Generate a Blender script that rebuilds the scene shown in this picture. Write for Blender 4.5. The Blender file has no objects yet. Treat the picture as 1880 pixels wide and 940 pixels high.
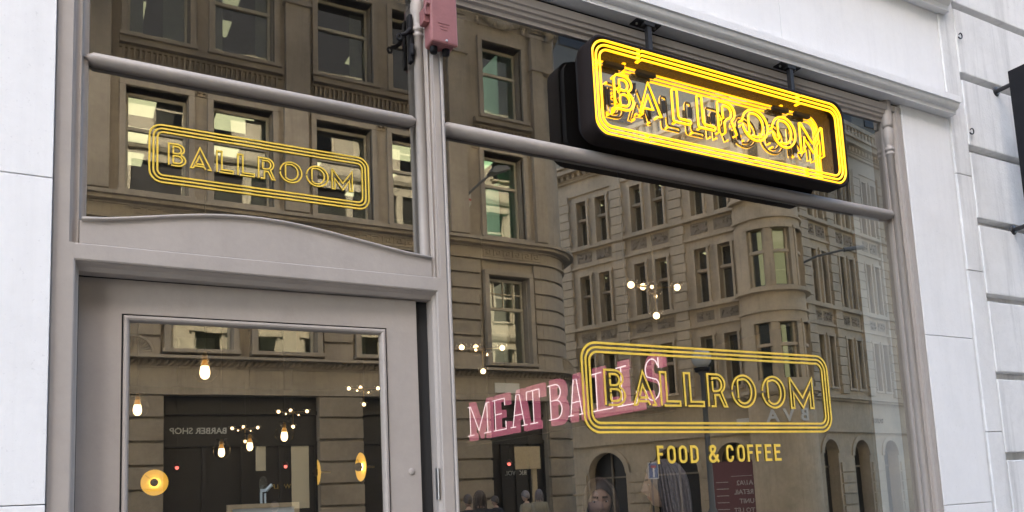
import bpy, bmesh, math, random
from mathutils import Vector, Matrix
random.seed(7)
S = bpy.context.scene
COL = S.collection
PI = math.pi
R = math.radians

# ------------------------------------------------------------------ camera
cam_d = bpy.data.cameras.new('camera')
cam = bpy.data.objects.new('camera', cam_d); COL.objects.link(cam)
S.camera = cam
cr = Vector((0.87412456, -0.48350358, -0.04615785))
cu = Vector((-0.01945458, -0.12981126, 0.99134785))
cf = Vector((0.48531204, 0.86566352, 0.12287757))
cam.matrix_world = Matrix(((cr.x, cu.x, -cf.x, 0.0), (cr.y, cu.y, -cf.y, -2.9),
                           (cr.z, cu.z, -cf.z, 1.6), (0, 0, 0, 1)))
cam_d.sensor_width = 36.0
cam_d.lens = 36.0 * 1500 / 1880
cam_d.shift_y = (725 - 470) / 1880
cam_d.clip_start = 0.05
cam_d.clip_end = 2000

# ------------------------------------------------------------------ light
SUN_EL, SUN_AZ = R(40), R(200)         # azimuth clockwise from +y: the sun stands over the street's far side
w = bpy.data.worlds.new('World'); S.world = w; w.use_nodes = True
nt = w.node_tree; nt.nodes.clear()
sky = nt.nodes.new('ShaderNodeTexSky'); sky.sky_type = 'NISHITA'; sky.sun_disc = False
sky.sun_elevation = SUN_EL; sky.sun_rotation = SUN_AZ
sky.air_density = 1.0; sky.dust_density = 2.5; sky.ozone_density = 1.0
bg = nt.nodes.new('ShaderNodeBackground'); bg.inputs['Strength'].default_value = 0.15
wo = nt.nodes.new('ShaderNodeOutputWorld')
nt.links.new(sky.outputs[0], bg.inputs[0]); nt.links.new(bg.outputs[0], wo.inputs[0])
sd = bpy.data.lights.new('sun', 'SUN'); sd.energy = 4.0; sd.angle = R(0.5); sd.color = (1.0, .93, .80)
so = bpy.data.objects.new('sun', sd); COL.objects.link(so)
dirv = Vector((math.sin(SUN_AZ) * math.cos(SUN_EL), math.cos(SUN_AZ) * math.cos(SUN_EL), math.sin(SUN_EL)))
so.rotation_euler = dirv.to_track_quat('Z', 'Y').to_euler(); so.location = dirv * 60
S.view_settings.view_transform = 'Standard'; S.view_settings.look = 'None'
S.view_settings.gamma = 1.0; S.view_settings.use_curve_mapping = False
S.view_settings.exposure = 2.6
S.cycles.use_denoising = True
S.cycles.max_bounces = 14; S.cycles.transparent_max_bounces = 16
S.cycles.diffuse_bounces = 4; S.cycles.glossy_bounces = 6
S.cycles.sample_clamp_indirect = 6.0
S.cycles.caustics_reflective = False; S.cycles.caustics_refractive = False

# ------------------------------------------------------------------ materials
def newmat(name):
    m = bpy.data.materials.new(name); m.use_nodes = True
    n = m.node_tree.nodes; return m, n, m.node_tree.links, n['Principled BSDF']

def surf(name, col, rough=.7, var=.12, scale=6.0, bump=.15, bscale=60.0, metal=0.0, stain=0.0, streak=0.0, spec=.5, speck=0.0, coat=0.0):
    """Base colour with two-scale noise, optional stains, rain streaks, dark specks and fine relief."""
    m, n, l, p = newmat(name)
    tc = n.new('ShaderNodeTexCoord')
    def noise(sc, det=5, vec=None, rg=.6):
        t = n.new('ShaderNodeTexNoise'); t.inputs['Scale'].default_value = sc
        t.inputs['Detail'].default_value = det; t.inputs['Roughness'].default_value = rg
        l.new(vec or geo.outputs['Position'], t.inputs['Vector']); return t.outputs[0]
    geo = n.new('ShaderNodeNewGeometry')
    def ramp(src, a, b, lo, hi):
        r = n.new('ShaderNodeMapRange'); r.inputs[1].default_value = a; r.inputs[2].default_value = b
        r.inputs[3].default_value = lo; r.inputs[4].default_value = hi; l.new(src, r.inputs[0]); return r.outputs[0]
    def mul(a, b):
        x = n.new('ShaderNodeMath'); x.operation = 'MULTIPLY'; l.new(a, x.inputs[0]); l.new(b, x.inputs[1]); return x.outputs[0]
    f = ramp(noise(scale), .3, .7, 1 - var, 1 + var)
    f = mul(f, ramp(noise(scale * 9, 3), .3, .7, 1 - var * .4, 1 + var * .4))
    if stain: f = mul(f, ramp(noise(scale * .6, 8, None, .75), .52, .75, 1.0, 1 - stain))
    if streak:
        mp = n.new('ShaderNodeMapping'); mp.inputs['Scale'].default_value = (9, 9, .5)
        l.new(geo.outputs['Position'], mp.inputs['Vector'])
        f = mul(f, ramp(noise(1.0, 6, mp.outputs[0], .7), .5, .72, 1.0, 1 - streak))
    if speck: f = mul(f, ramp(noise(85, 2), .66, .74, 1.0, 1 - speck))
    mx = n.new('ShaderNodeVectorMath'); mx.operation = 'SCALE'; mx.inputs[0].default_value = col[:3]
    l.new(f, mx.inputs['Scale']); l.new(mx.outputs[0], p.inputs['Base Color'])
    p.inputs['Roughness'].default_value = rough; p.inputs['Metallic'].default_value = metal
    p.inputs['Specular IOR Level'].default_value = spec
    if coat: p.inputs['Coat Weight'].default_value = coat
    if bump:
        b = n.new('ShaderNodeBump'); b.inputs['Strength'].default_value = bump; b.inputs['Distance'].default_value = .004
        l.new(noise(bscale, 4), b.inputs['Height']); l.new(b.outputs[0], p.inputs['Normal'])
    return m

def plain(name, col, rough=.5, metal=0.0, emit=None, es=0.0, spec=.5):
    m, n, l, p = newmat(name)
    p.inputs['Base Color'].default_value = (*col, 1); p.inputs['Roughness'].default_value = rough
    p.inputs['Metallic'].default_value = metal; p.inputs['Specular IOR Level'].default_value = spec
    if emit: p.inputs['Emission Color'].default_value = (*emit, 1); p.inputs['Emission Strength'].default_value = es
    return m

def glassy(name, fac, tint, refl=(1, 1, 1), wav=0.0, wsc=2.0, rough=0.0, fres=True, dust=0.0):
    """Thin pane: part mirror, part see-through."""
    m = bpy.data.materials.new(name); m.use_nodes = True
    n = m.node_tree.nodes; l = m.node_tree.links; n.clear()
    o = n.new('ShaderNodeOutputMaterial'); t = n.new('ShaderNodeBsdfTransparent'); g = n.new('ShaderNodeBsdfGlossy')
    t.inputs[0].default_value = (*tint, 1); g.inputs[0].default_value = (*refl, 1); g.inputs['Roughness'].default_value = rough
    mx = n.new('ShaderNodeMixShader')
    if fres:
        lw = n.new('ShaderNodeLayerWeight'); lw.inputs['Blend'].default_value = .5
        mr = n.new('ShaderNodeMapRange'); mr.inputs[1].default_value = 0; mr.inputs[2].default_value = 1
        pw = n.new('ShaderNodeMath'); pw.operation = 'POWER'; pw.inputs[1].default_value = 4
        l.new(lw.outputs['Facing'], pw.inputs[0]); l.new(pw.outputs[0], mr.inputs[0])
        mr.inputs[3].default_value = fac; mr.inputs[4].default_value = 1.0; l.new(mr.outputs[0], mx.inputs[0])
    else: mx.inputs[0].default_value = fac
    if wav:
        geo = n.new('ShaderNodeNewGeometry'); ns = n.new('ShaderNodeTexNoise'); ns.inputs['Scale'].default_value = wsc
        ns.inputs['Detail'].default_value = 1
        b = n.new('ShaderNodeBump'); b.inputs['Strength'].default_value = wav; b.inputs['Distance'].default_value = .02
        l.new(geo.outputs['Position'], ns.inputs['Vector']); l.new(ns.outputs[0], b.inputs['Height']); l.new(b.outputs[0], g.inputs['Normal'])
    l.new(t.outputs[0], mx.inputs[1]); l.new(g.outputs[0], mx.inputs[2]); out = mx.outputs[0]
    if dust:
        geo2 = n.new('ShaderNodeNewGeometry'); mp = n.new('ShaderNodeMapping'); mp.inputs['Scale'].default_value = (5, 5, 1.6); n2 = n.new('ShaderNodeTexNoise'); n2.inputs['Scale'].default_value = 1.0
        n2.inputs['Detail'].default_value = 8; n2.inputs['Roughness'].default_value = .7; r2 = n.new('ShaderNodeMapRange'); r2.inputs[1].default_value = .35; r2.inputs[2].default_value = .75; r2.inputs[3].default_value = dust*.25; r2.inputs[4].default_value = dust
        df = n.new('ShaderNodeBsdfDiffuse'); df.inputs[0].default_value = (.75, .74, .70, 1); m2 = n.new('ShaderNodeMixShader')
        l.new(geo2.outputs['Position'], mp.inputs['Vector']); l.new(mp.outputs[0], n2.inputs['Vector']); l.new(n2.outputs[0], r2.inputs[0]); l.new(r2.outputs[0], m2.inputs[0])
        l.new(out, m2.inputs[1]); l.new(df.outputs[0], m2.inputs[2]); out = m2.outputs[0]
    l.new(out, o.inputs[0])
    return m

def glassy_mirror():
    """acrylic mirror: mostly reflection; gold scatter and warm tint paint in a golden glow"""
    m = bpy.data.materials.new('mirror_back'); m.use_nodes = True
    n = m.node_tree.nodes; l = m.node_tree.links; n.clear()
    o = n.new('ShaderNodeOutputMaterial'); g = n.new('ShaderNodeBsdfGlossy'); d = n.new('ShaderNodeBsdfDiffuse'); x = n.new('ShaderNodeMixShader')
    g.inputs[0].default_value = (1, .95, .80, 1); g.inputs['Roughness'].default_value = .02; d.inputs[0].default_value = (.85, .72, .42, 1); x.inputs[0].default_value = .15
    l.new(g.outputs[0], x.inputs[1]); l.new(d.outputs[0], x.inputs[2]); l.new(x.outputs[0], o.inputs[0]); return m

def translucent(name, col, s, through):
    m = glow(name, col, s); n = m.node_tree.nodes; l = m.node_tree.links
    e = [q for q in n if q.type == 'EMISSION'][0]; o = [q for q in n if q.type == 'OUTPUT_MATERIAL'][0]
    t = n.new('ShaderNodeBsdfTransparent'); x = n.new('ShaderNodeMixShader'); x.inputs[0].default_value = through
    l.new(e.outputs[0], x.inputs[1]); l.new(t.outputs[0], x.inputs[2]); l.new(x.outputs[0], o.inputs[0]); return m

def glow(name, col, s):
    m = bpy.data.materials.new(name); m.use_nodes = True
    n = m.node_tree.nodes; n.clear()
    o = n.new('ShaderNodeOutputMaterial'); e = n.new('ShaderNodeEmission')
    e.inputs[0].default_value = (*col, 1); e.inputs[1].default_value = s
    m.node_tree.links.new(e.outputs[0], o.inputs[0]); return m

M = {
 'white': surf('white_painted_stone', (.80, .795, .785), .75, .03, 3, .3, 80, stain=.06, streak=.05, speck=.10),
 'white_old': surf('weathered_white_stone', (.74, .735, .72), .8, .06, 2.5, .6, 60, stain=.18, streak=.26, speck=.16),
 'grey': surf('grey_shopfront_paint', (.395, .352, .315), .42, .05, 5, .22, 38, stain=.07, streak=.05, spec=.45),
 'shadetrim': plain('shade_and_trim_black', (.02, .02, .02), .8),  # near-black: paints in the shade of the frame's recesses, also colours the reveal trim
 'glass': glassy('shop_glass', .37, (.92, .92, .90), (1.0, .965, .89), .008, .9, dust=.010),
 'glass_fan': glassy('fanlight_glass', .38, (.84, .84, .82), (1.0, .975, .92), .008, .9, dust=.014),
 'glass_top': glassy('top_light_glass', .17, (.62, .62, .60), (1.0, .985, .95), .010, .9, dust=.01),
 'glass_topr': glassy('wide_top_light_glass', .22, (.7, .7, .68), (1.0, .985, .95), .010, .9, dust=.01),
 'gold': surf('gold_leaf_lettering', (.86, .60, .085), .34, .12, 14, 0, metal=.10),
 'black': surf('black_powder_coat', (.010, .010, .012), .6, .2, 12, .08, 120, spec=.2),
 'blackmetal': surf('black_metal', (.02, .02, .022), .45, .2, 12, .1, 80),
 'rim': plain('brown_black_rim', (.012, .008, .007), .75, spec=.15),
 'mirror': glassy_mirror(),
 'neon': plain('yellow_neon', (.5, .33, .02), .15, 0, (1.0, .47, .006), .36),
 'rubber': plain('black_sleeve', (.012, .012, .012), .6),
 'tubeglass': plain('clear_tube_end', (.6, .6, .6), .1),
 'pinkbox': surf('pink_paint', (.29, .12, .12), .45, .10, 10, .10, 90, stain=.15),
 'stone': surf('ochre_limestone', (.365, .312, .245), .85, .18, .9, .4, 22, stain=.34, streak=.22),
 'stone2': surf('buff_limestone', (.55, .45, .32), .85, .16, .7, .4, 18, stain=.32, streak=.18),
 'stonedark': surf('sooty_limestone', (.30, .25, .19), .9, .16, 1.2, .3, 25, stain=.3),
 'cream': surf('cream_facade', (.58, .52, .39), .8, .05, .8, .2, 30, stain=.08),
 'slate': surf('roof_slate', (.045, .047, .055), .6, .15, 2, .3, 12),
 'tower': surf('brown_grey_concrete', (.20, .175, .145), .9, .08, .3, .2, 10),
 'sash': surf('cream_sash_paint', (.50, .455, .36), .5, .06, 8, 0),
 'pane': glassy('office_pane', .22, (.40, .48, .45), (1, 1, .96), .10, 1.1),
 'panegreen': glassy('green_office_pane', .24, (.30, .60, .52), (1, 1, .96), .12, 1.4),
 'office': plain('office_interior', (.10, .10, .095), .9),
 'officelight': glow('office_ceiling_panel', (1.0, .86, .52), .8),
 'shopdark': surf('dark_shopfront', (.018, .015, .014), .45, .2, 4, 0),
 'letter_grey': plain('pale_sign_letters', (.55, .54, .50), .6),
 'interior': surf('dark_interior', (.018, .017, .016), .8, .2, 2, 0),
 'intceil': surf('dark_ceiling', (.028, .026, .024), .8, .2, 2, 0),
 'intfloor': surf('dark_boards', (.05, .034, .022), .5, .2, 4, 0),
 'reveal': surf('pale_reveal_paint', (.74, .78, .80), .6, .03, 5, 0),
 'goldreflect': glow('painted_gold_reflection', (1.0, .86, .50), .26),  # glow standing in for gold sunlit reflections in the turret panes
 'bulb': glow('warm_bulb', (1.0, .68, .34), 1.5),
 'ringglow': glow('hidden_ring_lamp', (1.0, .66, .28), 7.0),
 'bulbneck': glow('amber_bulb_neck', (1.0, .42, .07), .16),
 'brass': plain('brass', (.62, .42, .13), .3, 1.0),
 'clear': glassy('clear_globe', .10, (.97, .97, .97), (1, .95, .85)),
 'golddisc': surf('gold_disc', (.85, .55, .10), .35, .08, 20, .1, 60, metal=.6),
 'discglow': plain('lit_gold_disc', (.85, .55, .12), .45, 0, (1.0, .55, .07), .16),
 'pinkacr': translucent('pink_acrylic', (.74, .20, .30), .15, .48),
 'whiteneon': glow('white_neon', (1.0, .80, .82), .30),
 'oak': surf('light_oak', (.46, .36, .22), .55, .12, 20, .1, 50),
 'paper': plain('pale_paper', (.82, .88, .90), .7),
 'plastic': glassy('clear_plastic', .22, (.86, .93, .98), (.9, .97, 1.0), rough=.1),
 'plasticlip': plain('frosted_plastic', (.62, .74, .80), .35),
 'steel': surf('worn_steel', (.45, .45, .45), .35, .1, 20, .05, metal=.9),
 'asphalt': surf('asphalt', (.05, .05, .05), .9, .15, 3, .5, 150),
 'flag': surf('york_stone', (.26, .25, .23), .85, .1, 1.5, .3, 60, stain=.15),
 'ground': surf('ground_sheet', (.10, .10, .095), .95, .1, .5, 0),
 'paintline': plain('road_paint', (.7, .6, .12), .7),
 'lampblack': plain('lamp_post_paint', (.11, .115, .12), .5),
 'opal': plain('opal_globe', (.55, .57, .6), .25),
 'skin': surf('skin', (.48, .32, .25), .5, .05, 30, 0, spec=.4),
 'lip': plain('lips', (.36, .12, .12), .4),
 'brow': plain('brow', (.05, .035, .03), .7),
 'eyew': plain('eye_white', (.6, .58, .55), .3),
 'iris': plain('iris', (.03, .025, .02), .2),
 'hairdark': surf('dark_hair', (.07, .05, .042), .42, .3, 40, .5, 160, spec=.6),
 'hairash': surf('ash_hair', (.20, .175, .185), .33, .3, 60, .5, 160, spec=.7),
 'hairmid': surf('ash_hair_lowlights', (.105, .09, .10), .35, .3, 60, .5, 160, spec=.7),
 'coatblack': surf('black_wool', (.02, .02, .022), .9, .2, 20, .2, 200),
 'coatnavy': surf('navy_wool', (.025, .03, .05), .9, .2, 20, .2, 200),
 'coatpurple': surf('plum_wool', (.07, .035, .075), .9, .2, 20, .2, 200),
 'coatcream': surf('cream_wool', (.26, .23, .17), .9, .1, 20, .2, 200),
 'board': plain('maroon_board', (.17, .065, .07), .6),
 'signblue': plain('blue_plate', (.03, .10, .28), .4),
 'signwhite': plain('white_plate', (.75, .75, .72), .5),
 'signred': plain('red_plate', (.5, .03, .03), .4),
 'redlamp': glow('red_lamp', (1.0, .18, .14), .5),
}

# ------------------------------------------------------------------ geometry helpers
ROOT = {}
class MB:
    def __init__(s, f=None): s.v = []; s.f = []; s.mi = []; s.m = 0; s.tf = f; s.sm = []
    def add(s, vs, fs, smooth=False):
        o = len(s.v); s.v += [tuple(v) for v in vs]
        for f in fs: s.f.append(tuple(o + i for i in f)); s.mi.append(s.m); s.sm.append(smooth)
    def box(s, x0, x1, y0, y1, z0, z1):
        s.add([(x0,y0,z0),(x1,y0,z0),(x1,y1,z0),(x0,y1,z0),(x0,y0,z1),(x1,y0,z1),(x1,y1,z1),(x0,y1,z1)],
              [(0,3,2,1),(4,5,6,7),(0,1,5,4),(1,2,6,5),(2,3,7,6),(3,0,4,7)])
        return s
    def prism(s, poly, a0, a1, axis='z', smooth=False):
        """polygon extruded along an axis: 'z' poly=(x,y); 'x' poly=(y,z); 'y' poly=(x,z)"""
        n = len(poly)
        def P(p, a): return (p[0], p[1], a) if axis == 'z' else (a, p[0], p[1]) if axis == 'x' else (p[0], a, p[1])
        s.add([P(p, a0) for p in poly] + [P(p, a1) for p in poly],
              [(i, (i+1) % n, n+(i+1) % n, n+i) for i in range(n)], smooth)
        s.add([P(p, a0) for p in poly], [tuple(range(n-1, -1, -1))]); s.add([P(p, a1) for p in poly], [tuple(range(n))])
        return s
    def tube(s, path, r, n=8, closed=False, cap=True, rs=None):
        P = [Vector(p) for p in path]; N = len(P); rings = []; up = None
        for i in range(N):
            a = P[(i-1) % N] if (closed or i) else P[i]; b = P[(i+1) % N] if (closed or i < N-1) else P[i]
            t = (b - a).normalized() if (b-a).length > 1e-9 else Vector((0,0,1))
            if up is None:
                up = Vector((0,0,1)) if abs(t.z) < .9 else Vector((1,0,0))
            up = (up - t * up.dot(t))
            if up.length < 1e-6: up = t.orthogonal()
            up.normalize(); sd_ = t.cross(up); rr = rs[i] if rs else r
            rings.append([P[i] + (up*math.cos(2*PI*k/n) + sd_*math.sin(2*PI*k/n))*rr for k in range(n)])
        vs = [v for g in rings for v in g]; fs = []
        for i in range(N if closed else N-1):
            for k in range(n):
                a, b = i*n, ((i+1) % N)*n; fs.append((a+k, a+(k+1) % n, b+(k+1) % n, b+k))
        s.add(vs, fs, True)
        if cap and not closed: s.add(rings[0], [tuple(range(n-1,-1,-1))]); s.add(rings[-1], [tuple(range(n))])
        return s
    def lathe(s, c, prof, n=16, axis='z', smooth=True):
        vs = []; 
        for r, h in prof:
            for k in range(n):
                a = 2*PI*k/n; x, y = r*math.cos(a), r*math.sin(a)
                vs.append((c[0]+x, c[1]+y, c[2]+h) if axis == 'z' else (c[0]+x, c[1]+h, c[2]+y) if axis == 'y' else (c[0]+h, c[1]+x, c[2]+y))
        fs = [(i*n+k, i*n+(k+1) % n, (i+1)*n+(k+1) % n, (i+1)*n+k) for i in range(len(prof)-1) for k in range(n)]
        s.add(vs, fs, smooth); return s
    def ball(s, c, r, n=10, sq=(1,1,1)):
        prof = [(r*math.sin(PI*i/n), -r*math.cos(PI*i/n)) for i in range(n+1)]
        b = MB(); b.lathe((0,0,0), prof, n+4)
        s.add([(c[0]+v[0]*sq[0], c[1]+v[1]*sq[1], c[2]+v[2]*sq[2]) for v in b.v], b.f, True); return s
    def stroke(s, pts, wd, mp, th=.002, closed=False):
        """flat ribbon of width wd along a 2-D polyline, mapped by mp(x, z, d) with d the thickness offset"""
        P = [Vector(p) for p in pts]; n = len(P); L = []; Rr = []
        for i in range(n):
            a = P[(i-1) % n] if (closed or i) else None; b = P[(i+1) % n] if (closed or i < n-1) else None
            d1 = (P[i]-a).normalized() if a is not None else None; d2 = (b-P[i]).normalized() if b is not None else None
            d1 = d1 or d2; d2 = d2 or d1
            n1 = Vector((-d1.y, d1.x)); n2 = Vector((-d2.y, d2.x)); m_ = n1+n2
            m_ = n1 if m_.length < 1e-4 else m_.normalized(); k = min(2.2, 1/max(.3, m_.dot(n1)))
            L.append(P[i]+m_*wd/2*k); Rr.append(P[i]-m_*wd/2*k)
        vs = []
        for i in range(n): vs += [mp(L[i].x, L[i].y, 0), mp(Rr[i].x, Rr[i].y, 0), mp(L[i].x, L[i].y, th), mp(Rr[i].x, Rr[i].y, th)]
        fs = []
        for i in range(n if closed else n-1):
            a, b = i*4, ((i+1) % n)*4
            fs += [(a, a+1, b+1, b), (a+2, b+2, b+3, a+3), (a, b, b+2, a+2), (a+1, a+3, b+3, b+1)]
        if not closed: fs += [(0, 2, 3, 1), ((n-1)*4, (n-1)*4+1, (n-1)*4+3, (n-1)*4+2)]
        s.add(vs, fs); return s
    def mesh(s, name, mats, loc=(0,0,0), recalc=True):
        me = bpy.data.meshes.new(name)
        vs = [s.tf(*v) for v in s.v] if s.tf else s.v
        vs = [(v[0]-loc[0], v[1]-loc[1], v[2]-loc[2]) for v in vs]
        me.from_pydata(vs, [], s.f)
        for m in (mats if isinstance(mats, (list, tuple)) else [mats]): me.materials.append(M[m] if isinstance(m, str) else m)
        me.polygons.foreach_set('material_index', s.mi); me.polygons.foreach_set('use_smooth', s.sm)
        if recalc:
            bm = bmesh.new(); bm.from_mesh(me); bmesh.ops.recalc_face_normals(bm, faces=bm.faces); bm.to_mesh(me); bm.free()
        me.update(); return me
    def build(s, name, mats, parent=None, kind=None, bevel=0, loc=None):
        base = ROOT.get(parent.name, (0,0,0)) if parent else (loc or (0,0,0))
        o = bpy.data.objects.new(name, s.mesh(name, mats, base)); COL.objects.link(o)
        if parent: o.parent = parent
        else: o.location = base
        ROOT[o.name] = base
        if kind: o['kind'] = kind
        if bevel:
            b = o.modifiers.new('bevel', 'BEVEL'); b.width = bevel; b.segments = 2; b.limit_method = 'ANGLE'; b.angle_limit = R(40)
        return o

def thing(name, label, cat, loc=(0,0,0), group=None, rz=0):
    o = bpy.data.objects.new(name, None); COL.objects.link(o); o.location = loc; o.empty_display_size = .1
    o.rotation_euler = (0, 0, rz); ROOT[o.name] = tuple(loc)
    o['label'] = label; o['category'] = cat
    if group: o['group'] = group
    return o
def tag(o, label, cat, group=None):
    o['label'] = label; o['category'] = cat
    if group: o['group'] = group
    return o
def clone(o, parent, off=(0,0,0)):
    """a further piece of the same kind under the same parent, sharing its mesh"""
    c = o.copy(); COL.objects.link(c); c.parent = parent; c.location = Vector(o.location) + Vector(off); ROOT[c.name] = ROOT[o.name]
    return c
def copy_tree(o, parent=None):
    c = o.copy(); COL.objects.link(c); c.parent = parent
    for ch in o.children: copy_tree(ch, c)
    return c
def arc(cx, cy, rx, a0, a1, n=10, ry=None):
    ry = rx if ry is None else ry
    return [(cx+rx*math.cos(R(a0+(a1-a0)*i/n)), cy+ry*math.sin(R(a0+(a1-a0)*i/n))) for i in range(n+1)]
def rrect(x0, x1, z0, z1, r, n=8):
    return arc(x1-r, z1-r, r, 0, 90, n) + arc(x0+r, z1-r, r, 90, 180, n) + arc(x0+r, z0+r, r, 180, 270, n) + arc(x1-r, z0+r, r, 270, 360, n)
def text_mb(body, size, mp, th=.01, tf=None, bold=0.0):
    """built-in font; mp(x, z, d) places a letter point"""
    cu_ = bpy.data.curves.new('lettering', 'FONT'); cu_.body = body; cu_.size = size; cu_.extrude = th/2; cu_.offset = bold
    cu_.resolution_u = 3
    o = bpy.data.objects.new('lettering', cu_); COL.objects.link(o)
    dg = bpy.context.evaluated_depsgraph_get(); me = bpy.data.meshes.new_from_object(o.evaluated_get(dg))
    b = MB(tf); b.add([mp(v.co.x, v.co.y, v.co.z) for v in me.vertices], [tuple(p.vertices) for p in me.polygons])
    bpy.data.objects.remove(o); bpy.data.meshes.remove(me); bpy.data.curves.remove(cu_); return b

# ================================================================== SETTING
MB().box(-300, 300, -300, 300, -.5, -.13).build('ground', 'ground', kind='structure')
MB().box(-60, 60, -3.6, -.12, -.125, 0).build('pavement', 'flag', kind='structure')
MB().box(-60, 60, -3.75, -3.6, -.125, .004).build('kerb', 'stone', kind='structure')
MB().box(-60, 60, -12.2, -3.75, -.128, -.115).build('road', 'asphalt', kind='structure')
MB().box(-60, 60, -12.35, -12.2, -.125, .004).build('kerb', 'stone', kind='structure')
MB().box(-60, 60, -60, -12.35, -.128, 0).build('pavement', 'flag', kind='structure')

# ================================================================== THE SHOP'S BUILDING
bld = thing('shop_building', 'white painted stone building framing the grey shopfront, with moulded cornices', 'building', (2.2, 0, 0))
# left pilaster in coursed stones
zs = [-.02, .62, 1.64, 2.672, 3.95]
for a, b in zip(zs, zs[1:]):
    MB().box(-1.6, -.029, -.03, .35, a+.0015, b-.0015).build('pilaster_stone', 'white', bld, bevel=.002)
# right pilaster stones
zs = [-.02, .45, 1.435, 2.418, 3.829]
for a, b in zip(zs, zs[1:]):
    MB().box(4.392, 4.843, -.004, .35, a+.0015, b-.0015).build('pilaster_stone', 'white', bld, bevel=.003)
MB().box(-1.6, 4.83, .03, .33, 0, 3.8).build('mortar', 'white_old', bld) if False else None
# lower cornice over the shopfront (profile in y,z)
def cornice_profile(zb):
    p = [(.02, zb), (-.060, zb), (-.060, zb+.022)]
    p += [(-.060-.030*math.sin(R(t)), zb+.022+.034*(1-math.cos(R(t)))) for t in range(0, 91, 15)]
    p += [(-.094, zb+.058), (-.100, zb+.060), (-.100, zb+.100), (-.090, zb+.106), (.02, zb+.128)]
    return p
MB().prism(cornice_profile(3.829), -1.6, 1.92, 'x').build('cornice', 'white', bld)
MB().prism(cornice_profile(3.829), 1.922, 4.851, 'x').build('cornice', 'white', bld)
# fascia panels
for a, b in ((-1.6, 1.0), (1.002, 3.42), (3.422, 4.866)):
    MB().box(a, b, .0, .35, 3.958, 4.54).build('fascia_panel', 'white', bld, bevel=.0015)
MB().prism([(.02, 4.541), (-.05, 4.541), (-.05, 4.575), (-.075, 4.6), (-.12, 4.62), (-.12, 4.68), (.02, 4.71)], -1.6, 4.93, 'x').build('cornice', 'white', bld)
MB().box(-14, 4.93, .03, .38, 4.71, 6.0).build('upper_wall', 'cream', bld)
# the sunlit upper storeys
uw = MB()
wx = [-13+2.3*i for i in range(24)]
for fl in range(4):
    z0 = 6.0+fl*3.6
    xs = [-14]+[v for x in wx for v in (x, x+1.15)]+[42]
    if fl == 2: xs = [-14]+[v for x in wx for v in ((x-.42, x+1.57) if x < 16 else (x, x+1.15))]+[42]
    for a, b in zip(xs[0::2], xs[1::2]): uw.box(a, b, .04, .4, z0+.9, z0+3.0)
    uw.box(-14, 42, .04, .4, z0, z0+.9); uw.box(-14, 42, .04, .4, z0+3.0, z0+3.6)
uw.build('upper_wall', 'cream', bld)
MB().prism([(.35, 20.62), (2.6, 28.5), (13.6, 28.5), (13.9, 20.62)], -13.9, 41.9, 'x').build('added_dark_roof', 'slate', bld)  # unseen roof, added so the windows opposite reflect dark instead of sky
uc = MB()
for z, d in ((6.0, .28), (9.5, .2), (13.1, .2), (16.7, .2), (20.2, .55)):
    uc.prism([(.05, z), (-d*.5, z), (-d, z+.18), (-d, z+.34), (.05, z+.42)], -14, 42, 'x')
uc.build('string_course', 'cream', bld)
win0 = None
for fl in range(4):
    for x in wx:
        if win0 is None:
            f = MB()
            f.box(x, x+1.15, -.06, .06, 6.82, 6.9); f.box(x-.12, x, -.03, .06, 6.9, 9.0); f.box(x+1.15, x+1.27, -.03, .06, 6.9, 9.0); f.box(x-.2, x+1.35, -.1, .06, 9.0, 9.16)
            f.box(x, x+.07, .1, .16, 6.9, 9.0); f.box(x+1.08, x+1.15, .1, .16, 6.9, 9.0); f.box(x+.07, x+1.08, .1, .16, 7.9, 7.98)
            win0 = f.build('window', 'cream', bld)
            MB().box(x, x+1.15, .165, .18, 6.9, 9.0).build('pane', 'pane', win0)
            glz = MB().box(-13.9, 17.6, .20, .24, 14.0, 16.3).build('added_dark_band', 'shopdark', bld)  # dark glazed band, added to darken the reflections in the windows opposite
            X0 = x; continue
        if fl == 2 and x < 16: continue
        c = win0.copy(); COL.objects.link(c); c.parent = bld; c.location = (x-X0, 0, 3.6*fl)
        for ch in win0.children: d = ch.copy(); COL.objects.link(d); d.parent = c
# side and rear walls close the room
m = MB(); m.box(-14, 42, 14.0, 14.3, -.1, 20.6); m.box(-14.3, -14, .05, 14.3, -.1, 20.6); m.box(42, 42.3, .05, 14.3, -.1, 20.6)
m.box(-14, 42, .4, 14.0, 20.3, 20.6); m.build('rear_wall', 'cream', bld)
m = MB(); m.box(-14, -1.6, .0, .35, -.1, 4.71); m.build('side_wall', 'white', bld)

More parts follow.
